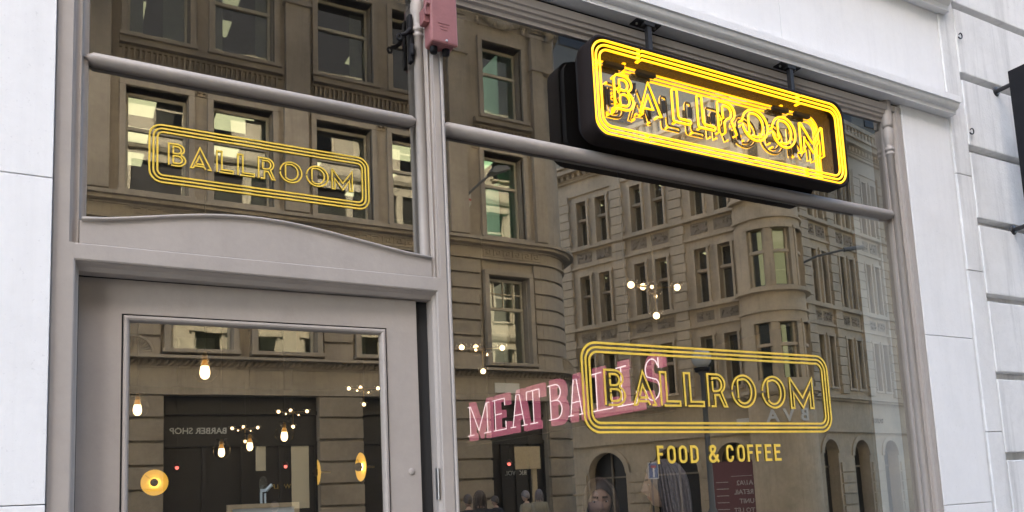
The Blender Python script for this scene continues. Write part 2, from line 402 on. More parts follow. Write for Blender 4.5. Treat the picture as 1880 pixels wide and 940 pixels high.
# neighbouring rusticated wall ------------------------------------------------
nb = thing('rusticated_wall', 'weathered white stone wall of large channelled blocks beside the shop', 'wall', (5.5, 0, 0))
zj = [-.1, .72, 1.211, 1.701, 2.197, 2.687, 3.176, 3.655, 4.145, 4.635, 5.12]
for i, (a, b) in enumerate(zip(zj, zj[1:])):
    MB().box(5.034 + random.uniform(-.003, .003), 8.4, -.018, .2, a+.024, b-.024).build('stone_block', 'white_old', nb, bevel=.006)
MB().box(5.028, 8.4, .045, .3, -.1, 5.12).build('backing', 'white_old', nb)
zz = [-.1, 1.85, 2.85, 3.471, 5.12]
for a, b in zip(zz, zz[1:]):
    MB().box(4.872, 5.032, -.010, .2, a+.002, b-.002).build('quoin_strip', 'white_old', nb, bevel=.004)
MB().box(4.845, 4.871, .004, .2, -.1, 5.12).build('shadow_joint', 'white_old', nb)
for z in (4.415, 3.768):
    p = [(5.052, .0, z+.022), (5.052, -.035, z+.024)] + [(5.052-.004+.0*i, -.038-.022*math.sin(R(a)), z+.002+.022*math.cos(R(a))) for i, a in enumerate(range(0, 181, 20))] + [(5.03, -.03, z-.022), (5.012, -.028, z-.016)]
    p = [(5.062, .0, z+.02)] + [(5.04+.024*math.cos(R(a)), -.034, z+.022*math.sin(R(a))) for a in range(60, -150, -18)]
    MB().tube(p, .0042, 7).build('hook', 'blackmetal', nb)
MB().box(5.0, 42, .03, .4, 5.13, 5.99).build('upper_wall', 'cream', nb)
MB().box(8.41, 42, -.01, .4, -.1, 5.12).build('wall', 'white_old', nb)

# ================================================================== TIMBER SHOPFRONT
sf = thing('timber_shopfront', 'grey painted timber shopfront with door, fanlight and large display window', 'shopfront', (2.2, .05, 0))
YG = .05
def post(name, prof, z0=-.05, z1=3.80):
    return MB().prism(prof, z0, z1, 'z').build(name, 'grey', sf)
# left stile (plan profile x,y)
post('stile', [(-.0275, .12), (-.0275, -.010), (-.024, -.013), (.020, -.013), (.0235, -.009), (.0235, -.005), (.027, -.0035)] +
     arc(.037, -.001, .010, 170, 20, 8)[::1] + [(.0485, .006), (.0485, .016)] + arc(.060, .016, .0115, 180, 60, 6) + [(.0685, .03), (.0700, .12)], 2.474)
post('stile', [(-.0275, .12), (-.0275, -.010), (-.024, -.0128), (.034, -.0128), (.0385, -.010), (.0405, -.002), (.041, .008), (.050, .020), (.050, .12)], -.05, 2.474)
# mullion: lower part beside the door and upper part with stepped mouldings
post('mullion', [(1.292, .12), (1.292, .022), (1.300, .008), (1.301, -.006), (1.304, -.011), (1.345, -.013), (1.348, -.010), (1.349, -.001), (1.357, .000), (1.3605, .004), (1.3605, .030), (1.372, .034), (1.372, .12)], -.05, 2.474)
post('mullion', [(1.262, .12), (1.262, .03), (1.2855, .022), (1.287, .002), (1.296, -.001), (1.298, -.008)] + arc(1.307, -.008, .0085, 175, 10, 6) +
     [(1.3165, -.003), (1.319, -.013), (1.345, -.013), (1.348, -.010), (1.349, -.001), (1.357, .000), (1.3605, .004), (1.3605, .030), (1.372, .034), (1.372, .12)], 2.474)
# right stile
post('stile', [(4.252, .12), (4.252, .036), (4.296, .026), (4.298, .006), (4.309, .002)] + arc(4.318, .000, .009, 170, 10, 6) +
     [(4.330, .002), (4.3315, -.009), (4.358, -.010), (4.361, -.004), (4.372, -.003), (4.374, .002), (4.3905, .003), (4.3905, .12)])
# round column mouldings with turned tops
def column(x, y, r, zt):
    prof = [(r, 2.46 if x < 2 else -.05), (r, zt-.182), (r*1.2, zt-.179), (r*1.28, zt-.173), (r*1.2, zt-.167), (r*1.04, zt-.164), (r*1.04, zt-.156), (r*1.28, zt-.153), (r*1.36, zt-.146), (r*1.28, zt-.139),
            (r*1.04, zt-.135), (r*1.16, zt-.118), (r*1.40, zt-.080), (r*1.46, zt-.055), (r*1.40, zt-.030), (r*1.14, zt-.014), (r*1.12, zt-.008), (r*1.42, zt-.004), (r*1.5, zt+.006), (r*1.5, zt+.16), (0, zt+.16)]
    MB().lathe((x, y, 0), prof, 20).build('column_moulding', 'grey', sf)
column(1.270, .020, .0205, 3.672)
column(4.277, .022, .0215, 3.676)
# head of the frame under the cornice
hp = [(.12, 3.805), (-.002, 3.805), (-.002, 3.768), (.006, 3.764), (.008, 3.748), (.018, 3.744), (.020, 3.730), (.034, 3.724), (.036, 3.706), (.12, 3.706)]
MB().prism(hp, -.0275, 4.391, 'x').build('head_rail', 'grey', sf)
MB().box(.075, 4.25, .06, .13, 3.66, 3.705).build('rebate_shade', 'shadetrim', sf)  # black strip painted in for the shade under the head rail
# half-round transom bars with mitred tips
def bar(x0, x1, z, r=.029):
    n = 10; tip = .032
    prof = [(.026-r*math.sin(PI*k/n), r*math.cos(PI*k/n)) for k in range(n+1)]
    b = MB(); vs = []
    for xa, k in ((x0, .04), (x0+tip*.55, .62), (x0+tip, 1), (x1-tip, 1), (x1-tip*.55, .62), (x1, .04)):
        vs += [(xa, .026+(p[0]-.026)*k, z+p[1]*k) for p in prof] + [(xa, .053, z-r*.97*k), (xa, .053, z+r*.97*k)]
    mm = n+3; fs = []
    for i in range(5):
        for k in range(mm): fs.append((i*mm+k, i*mm+(k+1) % mm, (i+1)*mm+(k+1) % mm, (i+1)*mm+k))
    fs += [tuple(range(mm)), tuple(range(5*mm+mm-1, 5*mm-1, -1))]
    b.add(vs, fs, True); o = b.build('transom_bar', 'grey', sf); return o
bar(.050, 1.262, 3.131, .020); bar(1.356, 4.254, 3.127, .0265)
# cambered rail over the door
arch = [(0.055, 2.552), (.12, 2.557), (.2, 2.570), (.27, 2.583), (.335, 2.595), (.415, 2.608), (.495, 2.617), (.565, 2.6215), (.63, 2.6225), (.70, 2.6205), (.784, 2.613), (.87, 2.602), (.949, 2.590), (1.02, 2.580), (1.078, 2.571), (1.18, 2.556), (1.284, 2.547)]
b = MB(); b.prism([(.0495, 2.5515)] + [(x, z) for x, z in arch] + [(1.284, 2.4755), (.0495, 2.4755)], -.006, .12, 'y'); b.build('cambered_rail', 'grey', sf)
b = MB()
vs = []
for x, z in arch: vs += [(x, -.0065, z-.003), (x, -.016, z+.001), (x, -.018, z+.006), (x, -.014, z+.010), (x, .045, z+.016), (x, .045, z-.003)]
fs = [(i*6+k, i*6+(k+1) % 6, i*6+6+(k+1) % 6, i*6+6+k) for i in range(len(arch)-1) for k in range(6)] + [tuple(range(6)), tuple(range(len(arch)*6-1, len(arch)*6-7, -1))]
b.add(vs, fs, True); b.build('capping', 'grey', sf)
# door head with ovolo
MB().prism([(.12, 2.4735), (-.010, 2.4735), (-.013, 2.470), (-.013, 2.422), (-.010, 2.417), (.000, 2.416), (.004, 2.412), (.018, 2.405), (.030, 2.392), (.12, 2.392)], .0345, 1.3035, 'x').build('door_head', 'grey', sf)
# panes
def pane(x0, x1, z0, z1, top=0.0, mat='glass', name='pane'):
    """a sheet; top = how far its upper edge leans to the street"""
    b = MB(); t = .006
    b.add([(x0, YG, z0), (x1, YG, z0), (x1, YG-top, z1), (x0, YG-top, z1)], [(0, 1, 2, 3)])
    return b.build(name, mat, sf)
pane(.066, 1.268, 2.55, 3.118, 0, 'glass_fan')
pane(.066, 1.268, 3.126, 3.72, .0072, 'glass_top')
pane(1.366, 4.262, .55, 3.118)
pane(1.366, 4.262, 3.126, 3.72, .0046, 'glass_topr')
# stall riser
MB().box(1.36, 4.26, .0, .12, -.05, .55).build('stall_riser', 'grey', sf)
MB().box(1.36, 4.30, -.05, .12, .55, .6).build('sill', 'grey', sf)
# the door: hung at its right side, a touch ajar
HX, HY = 1.262, .052; DA = R(-1.7)
def dtf(x, y, z):
    dx, dy = x-HX, y; c, s_ = math.cos(DA), math.sin(DA)
    return (HX+dx*c-dy*s_, HY+dx*s_+dy*c, z)
dx0, dx1, dz1 = .052, 1.236, 2.388
px0, px1, pz0, pz1 = .203, 1.085, .95, 2.243
d = MB(dtf)
d.box(dx0, px0-.022, .0, .045, .0, dz1); d.box(px1+.026, dx1, .0, .045, .0, dz1)
d.box(px0-.022, px1+.026, .0, .045, pz1+.028, dz1); d.box(px0-.022, px1+.026, .0, .045, .0, pz0)
door = d.build('door', 'grey', sf)
def bead(o, name):
    """mitred bead frame round the pane"""
    x0, x1, z0, z1 = px0-.016, px1+.020, pz0-.02, pz1+.022
    prof = [(0, .010), (0, -.005), (.003, -.0095), (.009, -.011), (.015, -.008), (.018, -.001), (.020, .012), (.020, .02), (0, .02)]
    b = MB(dtf); n = len(prof); vs = []
    for cx, cz, sx, sz in ((x0, z0, 1, 1), (x1, z0, -1, 1), (x1, z1, -1, -1), (x0, z1, 1, -1)):
        vs += [(cx+sx*p[0], p[1], cz+sz*p[0]) for p in prof]
    fs = [(i*n+k, i*n+(k+1) % n, ((i+1) % 4)*n+(k+1) % n, ((i+1) % 4)*n+k) for i in range(4) for k in range(n)]
    b.add(vs, fs); return b.build(name, 'grey', o)
bead(door, 'glazing_bead')
b = MB(dtf); b.box(px0-.022, px0-.0165, .004, .02, pz0-.02, pz1+.028); b.box(px1+.0205, px1+.026, .004, .02, pz0-.02, pz1+.028); b.box(px0-.0165, px1+.0205, .004, .02, pz1+.0225, pz1+.028)
b.build('rebate_gap_shade', 'shadetrim', door)
b = MB(dtf); b.add([(px0-.01, .014, pz0-.01), (px1+.01, .014, pz0-.01), (px1+.01, .014, pz1+.01), (px0-.01, .014, pz1+.01)], [(0, 1, 2, 3)]); b.build('pane', 'glass', door)
b = MB(dtf); b.lathe((1.197, 0, 1.712), [(0, -.004), (.011, -.004), (.0135, -.0025), (.0135, .001)], 20, 'y'); b.box(1.194, 1.200, -.0052, -.0035, 1.706, 1.718); b.build('lock', 'grey', door)
b = MB(); b.box(1.2855, 1.2905, .010, .030, 1.60, 1.72); b.tube([(1.288, .008, 1.60), (1.288, .008, 1.72)], .004, 8); b.build('hinge', 'steel', sf)
MB().box(1.237, 1.291, .075, .11, -.05, 2.39).build('rebate_shade', 'shadetrim', sf)  # black strip painted in for the shade in the gap beside the door
MB().box(.0505, 1.291, .085, .11, 2.389, 2.40).build('rebate_shade', 'shadetrim', sf)  # black strip painted in for the shade under the door head

# ================================================================== LETTERING
def ring(cx, cy, rx, ry, a0, a1, n=14): return arc(cx, cy, rx, a0, a1, n, ry)
LET = {
 'B': [[(0, .0), (0, 1), (.50, 1)] + ring(.50, .765, .42, .235, 90, -52, 12)[1:] + ring(.54, .27, .46, .27, 62, -90, 12) + [(.14, 0)],
       [(.27, .78), (.27, .885), (.50, .885)] + ring(.50, .725, .24, .16, 85, -90, 10) + [(.30, .565), (.27, .60), (.27, .745)],
       [(.27, .36), (.27, .44), (.32, .455), (.52, .455)] + ring(.54, .285, .27, .17, 85, -90, 10) + [(.31, .115), (.27, .15), (.27, .325)]],
 'A': [[(.13, .02), (.0, .02), (.44, 1), (.97, .02), (.80, .02)], [(.13, .02), (.41, .60), (.60, .23), (.21, .23)], [(.17, .125), (.62, .125), (.71, .02)]],
 'L': [[(.0, .0), (.0, 1), (.30, 1), (.30, .135), (1, .135), (1, .01), (.13, .01)]],
 'R': [[(0, 0), (0, 1), (.50, 1)] + ring(.50, .705, .44, .295, 88, -58, 14) + [(1.0, .01), (.84, .01), (.60, .36), (.36, .36), (.36, .01), (.13, .01)],
       [(.26, .83), (.26, .885), (.50, .885)] + ring(.50, .685, .26, .20, 85, -90, 12) + [(.30, .475), (.26, .52), (.26, .79)]],
 'O': [ring(.5, .5, .5, .5, 176, -176, 34), [(.25, .29), (.25, .80), (.30, .865)] + ring(.48, .5, .34, .385, 110, -115, 18) + [(.27, .20), (.25, .255)]],
 'M': [[(0, .99), (0, 0), (.13, 0), (.13, .52), (.52, .01), (.86, .52), (.86, 0), (1, 0), (1, 1), (.52, .34), (0.0, 1)]],
}
def letter_sign(root, boxes, z0, z1, wd, mp, mat):
    for ch, x0, x1 in boxes:
        b = MB()
        for i, pl in enumerate(LET[ch]): b.stroke([(x0+p[0]*(x1-x0), z0+p[1]*(z1-z0)) for p in pl], wd, lambda x, z, d, i=i: mp(x, z, d+i*.0006))
        b.build('letter', mat, root)
YL = YG-.004
mpl = lambda x, z, d: (x, YL-d*.5, z)
t = thing('gold_window_sign', 'large gold BALLROOM lettering in a triple line border on the display window', 'window sign', (2.8, YL, 1.857))
for i in range(3):
    o_ = .0206*i
    MB().stroke(rrect(2.010+o_, 3.583-o_, 1.861+o_, 2.262-o_, .078-o_*.85, 10), .0104, mpl, closed=True).build('border_line', 'gold', t)
letter_sign(t, [('B', 2.128, 2.236), ('A', 2.286, 2.414), ('L', 2.444, 2.556), ('L', 2.588, 2.702), ('R', 2.734, 2.850), ('O', 2.889, 3.047), ('O', 3.094, 3.252), ('M', 3.294, 3.458)], 1.983, 2.141, .0100, mpl, 'gold')
t = thing('gold_fanlight_sign', 'small gold BALLROOM lettering in a triple line border on the fanlight over the door', 'window sign', (.65, YL, 2.735))
for i in range(3):
    o_ = .0128*i
    MB().stroke(rrect(.259+o_, 1.050-o_, 2.7365+o_, 2.945-o_, .042-o_*.85, 10), .0059, mpl, closed=True).build('border_line', 'gold', t)
letter_sign(t, [('B', .321, .376), ('A', .393, .464), ('L', .482, .538), ('L', .555, .612), ('R', .628, .686), ('O', .706, .787), ('O', .805, .888), ('M', .904, .984)], 2.803, 2.882, .0052, mpl, 'gold')
# FOOD & COFFEE in bold condensed capitals
BOLD = {
 'F': [[(.16, -.0), (.16, 1)], [(.16, .92), (1.0, .92)], [(.16, .53), (.86, .53)]],
 'E': [[(.16, 0), (.16, 1)], [(.16, .92), (1, .92)], [(.16, .53), (.86, .53)], [(.16, .08), (1, .08)]],
 'O': [ring(.5, .70, .36, .22, 180, 0, 10) + ring(.5, .30, .36, .22, 0, -180, 10)],
 'D': [[(.14, .0), (.14, 1)], [(.14, .92), (.45, .92)] + ring(.45, .68, .40, .24, 85, 0, 8) + ring(.45, .32, .40, .24, 0, -85, 8) + [(.14, .08)]],
 'C': [[(.86, .66)] + ring(.5, .70, .36, .22, 0, 180, 10) + ring(.5, .30, .36, .22, 180, 360, 10) + [(.86, .36)]],
 '&': [[(.97, .03), (.24, .68)] + ring(.46, .80, .22, .13, 200, -10, 8) + [(.60, .66), (.50, .58)], [(.44, .56), (.22, .42)] + ring(.42, .26, .30, .20, 150, 300, 8) + [(.78, .24), (.88, .46)]],
}
t = thing('gold_strapline', 'gold FOOD & COFFEE lettering on the display window below the border', 'window sign', (2.8, YL, 1.714))
for ch, x0, x1 in [('F', 2.397, 2.434), ('O', 2.455, 2.506), ('O', 2.524, 2.575), ('D', 2.594, 2.645), ('&', 2.706, 2.771), ('C', 2.819, 2.867), ('O', 2.890, 2.941), ('F', 2.958, 2.997), ('F', 3.017, 3.055), ('E', 3.076, 3.122), ('E', 3.141, 3.187)]:
    b = MB()
    for i, pl in enumerate(BOLD[ch]):
        b.stroke([(x0+p[0]*(x1-x0), 1.7145+p[1]*.084) for p in pl], .0128, lambda x, z, d, i=i: (x, YL-d*.5-.0003*i, z), closed=(ch == 'O'))
    b.build('letter', 'gold', t)

# ================================================================== NEON SIGN
ns = thing('neon_sign', 'yellow neon BALLROOM box sign hanging under the cornice', 'neon sign', (2.62, -.2, 3.03))
SX0, SX1, SZ0, SZ1, SYF, SYM, SYB = 2.024, 3.690, 3.150, 3.632, -.130, -.046, -.002
outer = rrect(SX0, SX1, SZ0, SZ1, .075, 8); inner = rrect(SX0+.014, SX1-.014, SZ0+.014, SZ1-.014, .064, 8)
n = len(outer)
b = MB(); vs = [(x, SYF, z) for x, z in outer]+[(x, SYM+.012, z) for x, z in outer]+[(x, SYF, z) for x, z in inner]+[(x, SYM, z) for x, z in inner]
fs = []
for i in range(n):
    j = (i+1) % n
    fs += [(i, n+i, n+j, j), (2*n+i, 2*n+j, 3*n+j, 3*n+i), (i, j, 2*n+j, 2*n+i)]
b.add(vs, fs, True); b.build('cabinet', 'rim', ns)
bk = rrect(SX0+.012, SX1-.012, SZ0+.026, SZ1-.012, .068, 8)
MB().prism(bk, SYM+.0125, SYB, 'y', True).build('back_box', 'black', ns)
MB().prism(inner, SYM-.003, SYM+.0115, 'y').build('mirror', 'mirror', ns)
# triple border tubes, each in four lengths whose ends bend back
def gpath(pts, y, back=.032):
    P = [(x, y, z) for x, z in pts]
    def turn(a, b_):
        d = Vector((b_[0]-a[0], 0, b_[2]-a[2])).normalized()
        return [(a[0]-d.x*.000, a[1]+back, a[2]-d.z*.0), (a[0]-d.x*.001, a[1]+.010, a[2]), (a[0]+d.x*.003, a[1]+.003, a[2]+d.z*.003)]
    return turn(P[0], P[1]) + [(P[0][0]+(P[1][0]-P[0][0])*.02, P[0][1], P[0][2])] + P[1:-1] + [(P[-1][0]+(P[-2][0]-P[-1][0])*.02, P[-1][1], P[-1][2])] + turn(P[-1], P[-2])[::-1]
for i in range(3):
    e = .0195+.0205*i; y = SYF+.004+.0015*i; r = .078-.016*i
    x0, x1, z0, z1 = SX0+e, SX1-e, SZ0+e, SZ1-e; xa, xb = SX0+.295, SX1-.325; g = .0045
    segs = [[(xa-g, z1)] + arc(x0+r, z1-r, r, 90, 180, 8) + arc(x0+r, z0+r, r, 180, 270, 8) + [(xa+.02-g, z0)],
            [(xb+g, z1)] + arc(x1-r, z1-r, r, 90, 0, 8) + arc(x1-r, z0+r, r, 0, -90, 8) + [(xb+.02+g, z0)],
            [(xa+g, z1), (xa+.05, z1), (xb-.05, z1), (xb-g, z1)], [(xa+.02+g, z0), (xa+.07, z0), (xb-.05, z0), (xb+.02-g, z0)]]
    for sg in segs: MB().tube(gpath(sg, y), .0055, 8).build('border_tube', 'neon', ns)
# letters as bent tubes
NL = {
 'B': [[(.04, .93), (0, .85), (0, .04)], [(.04, .93), (.14, 1), (.50, 1)] + ring(.50, .765, .42, .235, 80, -60, 8) + ring(.54, .27, .44, .27, 60, -88, 8) + [(.08, 0)], [(.30, .66), (.26, .74), (.27, .86), (.48, .885)] + ring(.48, .725, .22, .16, 70, -120, 8), [(.30, .16), (.26, .26), (.30, .42), (.5, .455)] + ring(.52, .285, .25, .17, 70, -90, 8) + [(.36, .11)]],
 'A': LET['A'][:1] + [[(.10, .02), (.41, .62), (.62, .20), (.24, .20)]], 'L': [[(.13, .01), (.03, .02), (.0, .08), (.0, .94), (.05, 1), (.25, 1), (.30, .94), (.30, .19), (.36, .135), (.94, .135), (1, .07), (.94, .01), (.16, .01)]],
 'R': [[(0, 0), (0, .93), (.06, 1), (.50, 1)] + ring(.50, .705, .44, .295, 80, -58, 10) + [(.98, .03)], [(.30, .50), (.26, .56), (.26, .83), (.32, .885)] + ring(.48, .685, .26, .20, 80, -85, 8) + [(.34, .36), (.34, .02)]],
 'O': [ring(.5, .5, .5, .5, 172, -172, 28), [(.27, .26), (.25, .34), (.25, .76), (.32, .86)] + ring(.48, .5, .33, .375, 105, -110, 14)],
 'M': [[(.0, .0), (0, .96), (.05, .97), (.52, .36), (.95, .97), (1.0, .96), (1, 0)], [(.15, .02), (.15, .50), (.52, .04), (.84, .50), (.84, .02)]],
}
nz0, nz1, ny = 3.322, 3.486, -.092
xs = [('B', 2.180, 2.288), ('A', 2.318, 2.450), ('L', 2.518, 2.628), ('L', 2.673, 2.783), ('R', 2.806, 2.926), ('O', 2.968, 3.144), ('O', 3.176, 3.344), ('M', 3.380, 3.552)]
for ch, x0, x1 in xs:
    b = MB(); bl0 = MB()
    for pl in NL[ch]:
        P = [(x0+p[0]*(x1-x0), ny, nz0+p[1]*(nz1-nz0)) for p in pl]
        P = [(P[0][0], ny+.025, P[0][2])] + P + [(P[-1][0], ny+.025, P[-1][2])]
        b.tube(P, .0060, 7); bl = bl0; bl.tube([(q[0], q[1]+.0055, q[2]) for q in P[1:-1]], .0050, 7)
    o_ = b.build('letter_tube', 'neon', ns); bl.build('blackout_backing', 'rubber', o_)
# black electrode sleeves and glass stubs between the letters
for i, (x, z, a, L) in enumerate([(2.150, 3.385, 0, .085), (2.166, 3.378, 0, .085), (2.302, 3.452, .12, .05), (2.316, 3.456, .12, .05), (2.395, 3.345, -.2, .05), (2.480, 3.395, -.05, .06), (2.491, 3.40, -.05, .06),
                                 (2.640, 3.40, .05, .055), (2.652, 3.40, .05, .055), (2.792, 3.40, .05, .055), (2.803, 3.40, .05, .055), (2.950, 3.352, -.25, .065), (2.961, 3.348, -.25, .065), (3.156, 3.45, .2, .05), (3.167, 3.446, .2, .05), (3.356, 3.35, 0, .065), (3.368, 3.35, 0, .065), (3.46, 3.43, -.45, .06)]):
    dx = math.sin(a)*L/2; dz = math.cos(a)*L/2
    b = MB(); b.tube([(x-dx, -.068, z-dz), (x+dx, -.068, z+dz)], .0066, 8)
    o_ = b.build('electrode_sleeve', 'rubber', ns)
    MB().tube([(x-dx*1.7, -.068, z-dz*1.7), (x-dx*1.02, -.068, z-dz*1.02)], .0036, 7).build('glass_stub', 'tubeglass', o_)
for x, z in ((2.20, 3.540), (2.385, 3.540), (3.27, 3.540), (3.43, 3.540)):
    MB().box(x-.055, x+.055, -.085, -.060, z-.011, z+.011).build('electrode_sleeve', 'rubber', ns, bevel=.004)
for x in (2.443, 3.405):
    br = MB().box(x-.012, x+.012, -.056, -.032, SZ1-.02, 3.822).build('bracket', 'blackmetal', ns)
    b = MB(); b.box(x-.075, x+.075, -.058, .0, 3.8225, 3.8285); b.box(x-.03, x+.03, -.06, -.028, 3.805, 3.8222); b.build('plate', 'blackmetal', br, bevel=.001)
    b = MB()
    for sx in (-1, 1): b.tube([(x+sx*.055, -.03, 3.8223), (x+sx*.055, -.03, 3.815)], .006, 6)
    b.build('bolt', 'steel', br)

# ================================================================== FITTINGS ON THE SHOPFRONT
jb = thing('junction_box', 'pink painted metal electrical box on the post between door and window', 'electrical box', (1.34, -.02, 3.42))
b = MB(); b.box(1.283, 1.392, -.080, -.0135, 3.43, 3.68); b.build('body', 'pinkbox', jb, bevel=.008)
b = MB(); b.box(1.279, 1.397, -.098, -.081, 3.424, 3.70); b.build('lid', 'pinkbox', jb, bevel=.007)
b = MB(); b.tube([(1.279, -.09, 3.585), (1.265, -.09, 3.588), (1.262, -.085, 3.57), (1.266, -.08, 3.545)], .007, 8); b.box(1.258, 1.2825, -.075, -.03, 3.515, 3.575); b.box(1.262, 1.2825, -.088, -.07, 3.54, 3.595); b.build('hasp', 'pinkbox', jb, bevel=.002)
MB().lathe((1.345, -.0985, 3.438), [(0, -.003), (.004, -.003), (.0055, 0)], 10, 'y').build('screw', 'steel', jb)
MB().lathe((1.335, -.0985, 3.665), [(0, -.003), (.004, -.003), (.0055, 0)], 10, 'y').build('screw', 'steel', jb)
b = MB()
for x in (1.31, 1.365): b.lathe((x, -.045, 3.405), [(0, 0), (.014, 0), (.016, .01), (.016, .026)], 12)
b.build('cable_gland', 'black', jb)
b = MB()
for k, (z, L) in enumerate(((3.51, .05), (3.497, .036), (3.484, .028))): b.box(1.335-L/2, 1.335+L/2, -.0995, -.0975, z-.003, z+.003)
b.build('embossed_mark', 'pinkbox', jb)
tag(MB().tube([(1.352, -.022, 3.43), (1.352, -.022, 1.0), (1.352, -.02, .2)], .0065, 10).build('conduit', 'grey'), 'thin grey conduit running down the post below the pink box', 'conduit')
cb = thing('shop_camera_bracket', 'black metal arm and clamp behind the turned column at the top', 'bracket', (1.2, .0, 3.36))
b = MB(); b.box(1.226, 1.243, .004, .034, 3.375, 3.585); b.build('back_plate', 'black', cb, bevel=.005)
b = MB(); b.tube([(1.232, .002, 3.515), (1.205, -.004, 3.482), (1.182, -.008, 3.472)], .008, 8, rs=[.010, .009, .008])
b.tube([(1.176+.009*math.cos(R(a)), -.008, 3.460+.012*math.sin(R(a))) for a in range(0, 360, 30)], .0048, 7, closed=True); b.build('arm', 'black', cb)
MB().lathe((1.236, .0, 3.40), [(0, 0), (.008, .0), (.0095, .008), (.0095, .04), (.007, .05), (0, .05)], 12).build('clamp', 'black', cb)
bs = thing('blade_sign', 'blank dark hanging sign projecting from the white block wall', 'hanging sign', (5.4, -.1, 3.1))
MB().box(5.385, 5.425, -.48, -.115, 3.165, 4.205).build('panel', 'black', bs, bevel=.004)
for z in (4.12, 3.17):
    br = MB().tube([(5.405, -.012, z-.005), (5.405, -.20, z)], .015, 8).build('bracket', 'blackmetal', bs)
    MB().lathe((5.405, -.0125, z-.005), [(0, -.012), (.03, -.012), (.034, -.006), (.034, 0)], 14, 'y').build('flange', 'blackmetal', br)
# ================================================================== ACROSS THE STREET
# these fronts stand on the far side and are seen in the glass; X, Y, Z below measure them in the mirror (Y = -y)
def V(x, y, z): return (x, -y, z)
def wall_cells(b, x0, x1, z0, z1, y0, y1, holes):
    """a wall slab between y0 (street face) and y1 with rectangular holes (xa, xb, za, zb)"""
    zc = sorted({z0, z1} | {v for h in holes for v in h[2:4] if z0 < v < z1})
    for za, zb in zip(zc, zc[1:]):
        cut = sorted([(h[0], h[1]) for h in holes if h[2] < (za+zb)/2 < h[3]]); x = x0
        for a, c in cut:
            if a > x: b.box(x, a, y0, y1, za, zb)
            x = max(x, c)
        if x < x1: b.box(x, x1, y0, y1, za, zb)
def arcwall(b, cx, cy, r0, r1, a0, a1, z0, z1, n=10):
    """curved slab: r0 outer (street) face, r1 inner; angle measured from -Y (street) towards +X"""
    def P(r, a): return (cx + r*math.sin(R(a)), cy - r*math.cos(R(a)))
    pts = [P(r0, a0+(a1-a0)*i/n) for i in range(n+1)] + [P(r1, a1-(a1-a0)*i/n) for i in range(n+1)]
    m_ = 2*(n+1); vs = [(p[0], p[1], z0) for p in pts]+[(p[0], p[1], z1) for p in pts]
    fs = [(i, (i+1) % m_, m_+(i+1) % m_, m_+i) for i in range(m_)]
    for i in range(n):
        q = m_-1-i; fs += [(i, i+1, q-1, q), (m_+i, m_+q, m_+q-1, m_+i+1)]
    b.add(vs, fs)
FY = 16.0
b1 = thing('stone_office_building', 'ochre stone office building with a rounded corner across the street, reflected in the glass', 'building', (3, -16.5, 0))
pairs = [(1.18+4.27*k, 2.48+4.27*k) for k in range(-3, 2)]; seconds = [(3.02+4.27*k, 4.38+4.27*k) for k in range(-3, 2)]
wins = sorted(pairs[:4] + seconds[:4] + [(5.44, 6.86), (7.40, 8.70), (10.07, 11.32)])
CX, CY, CR = 11.75, FY+1.35, 1.35       # centre and radius of the rounded corner
X0, X1 = -14.0, CX
rows = [(5.16, 7.55), (8.63, 11.05), (11.78, 13.95), (15.7, 17.7)]
# --- wall storeys
for za, zb, off in ((4.95, 8.0, .10), (8.0, 11.45, .0), (11.45, 15.0, .0), (15.0, 19.2, .06)):
    b = MB(V); wall_cells(b, X0, X1, za, zb, FY+off, FY+.45, [(x0, x1, r0, r1) for x0, x1 in wins for r0, r1 in rows if za < r0 < zb])
    arcwall(b, CX, CY, CR-off, CR-.45, 0, 90, za, zb); b.box(CX+CR-.45, CX+CR-off, CY, CY+14, za, zb)
    b.build('wall', 'stone', b1)
# ground storey: piers between dark shop fronts
shops = [(-9.2, -4.6), (-3.3, -.12), (1.05, 4.40), (5.45, 8.80), (9.97, 11.72)]
b = MB(V); wall_cells(b, X0, X1, 0, 4.14, FY+.05, FY+.5, [(a, c, 0, 4.14) for a, c in shops])
arcwall(b, CX, CY, CR-.05, CR-.5, 0, 90, 0, 4.14); b.box(CX+CR-.5, CX+CR-.05, CY, CY+14, 0, 4.14); b.build('wall', 'stonedark', b1)
b = MB(V); b.box(X0, X1, FY-.03, FY+.5, 4.14, 4.72); arcwall(b, CX, CY, CR+.03, CR-.5, 0, 90, 4.14, 4.72); b.build('fascia', 'stone', b1)
# channelled courses
def courses(xa, xb, za, zb, h, y0, mat, proud=.05):
    k = int(round((zb-za)/h)); h = (zb-za)/k
    b = MB(V); b.box(xa+.004, xb-.004, y0-proud, y0+.001, za+.04, za+h-.02); o = b.build('stone_course', mat, b1, bevel=.012)
    for i in range(1, k): clone(o, b1, (0, 0, h*i))
    if xb - xa > .9: pass
for a, c in ((-14, -9.2), (-4.6, -3.3), (-.12, 1.05), (4.40, 5.45), (8.80, 9.97)): courses(a, c, 0, 4.12, .515, FY+.05, 'stonedark', .09)
for a, c in ((-.13, .98), (4.55, 5.26), (8.90, 9.86), (-4.4, -3.4)): courses(a, c, 4.98, 7.98, .43, FY+.10, 'stone', .10)
def arccourses(za, zb, h, r, mat):
    k = int(round((zb-za)/h)); h = (zb-za)/k
    b = MB(V); b.box(11.54 if za > 4 else 11.74, CX, CY-r-.09, CY-r+.001, za+.04, za+h-.02); arcwall(b, CX, CY, r+.09, r-.001, 0, 90, za+.04, za+h-.02); o = b.build('stone_course', mat, b1, bevel=.012)
    for i in range(1, k): clone(o, b1, (0, 0, h*i))
arccourses(0, 4.12, .515, CR-.05, 'stonedark'); arccourses(4.98, 7.98, .43, CR-.10, 'stone')
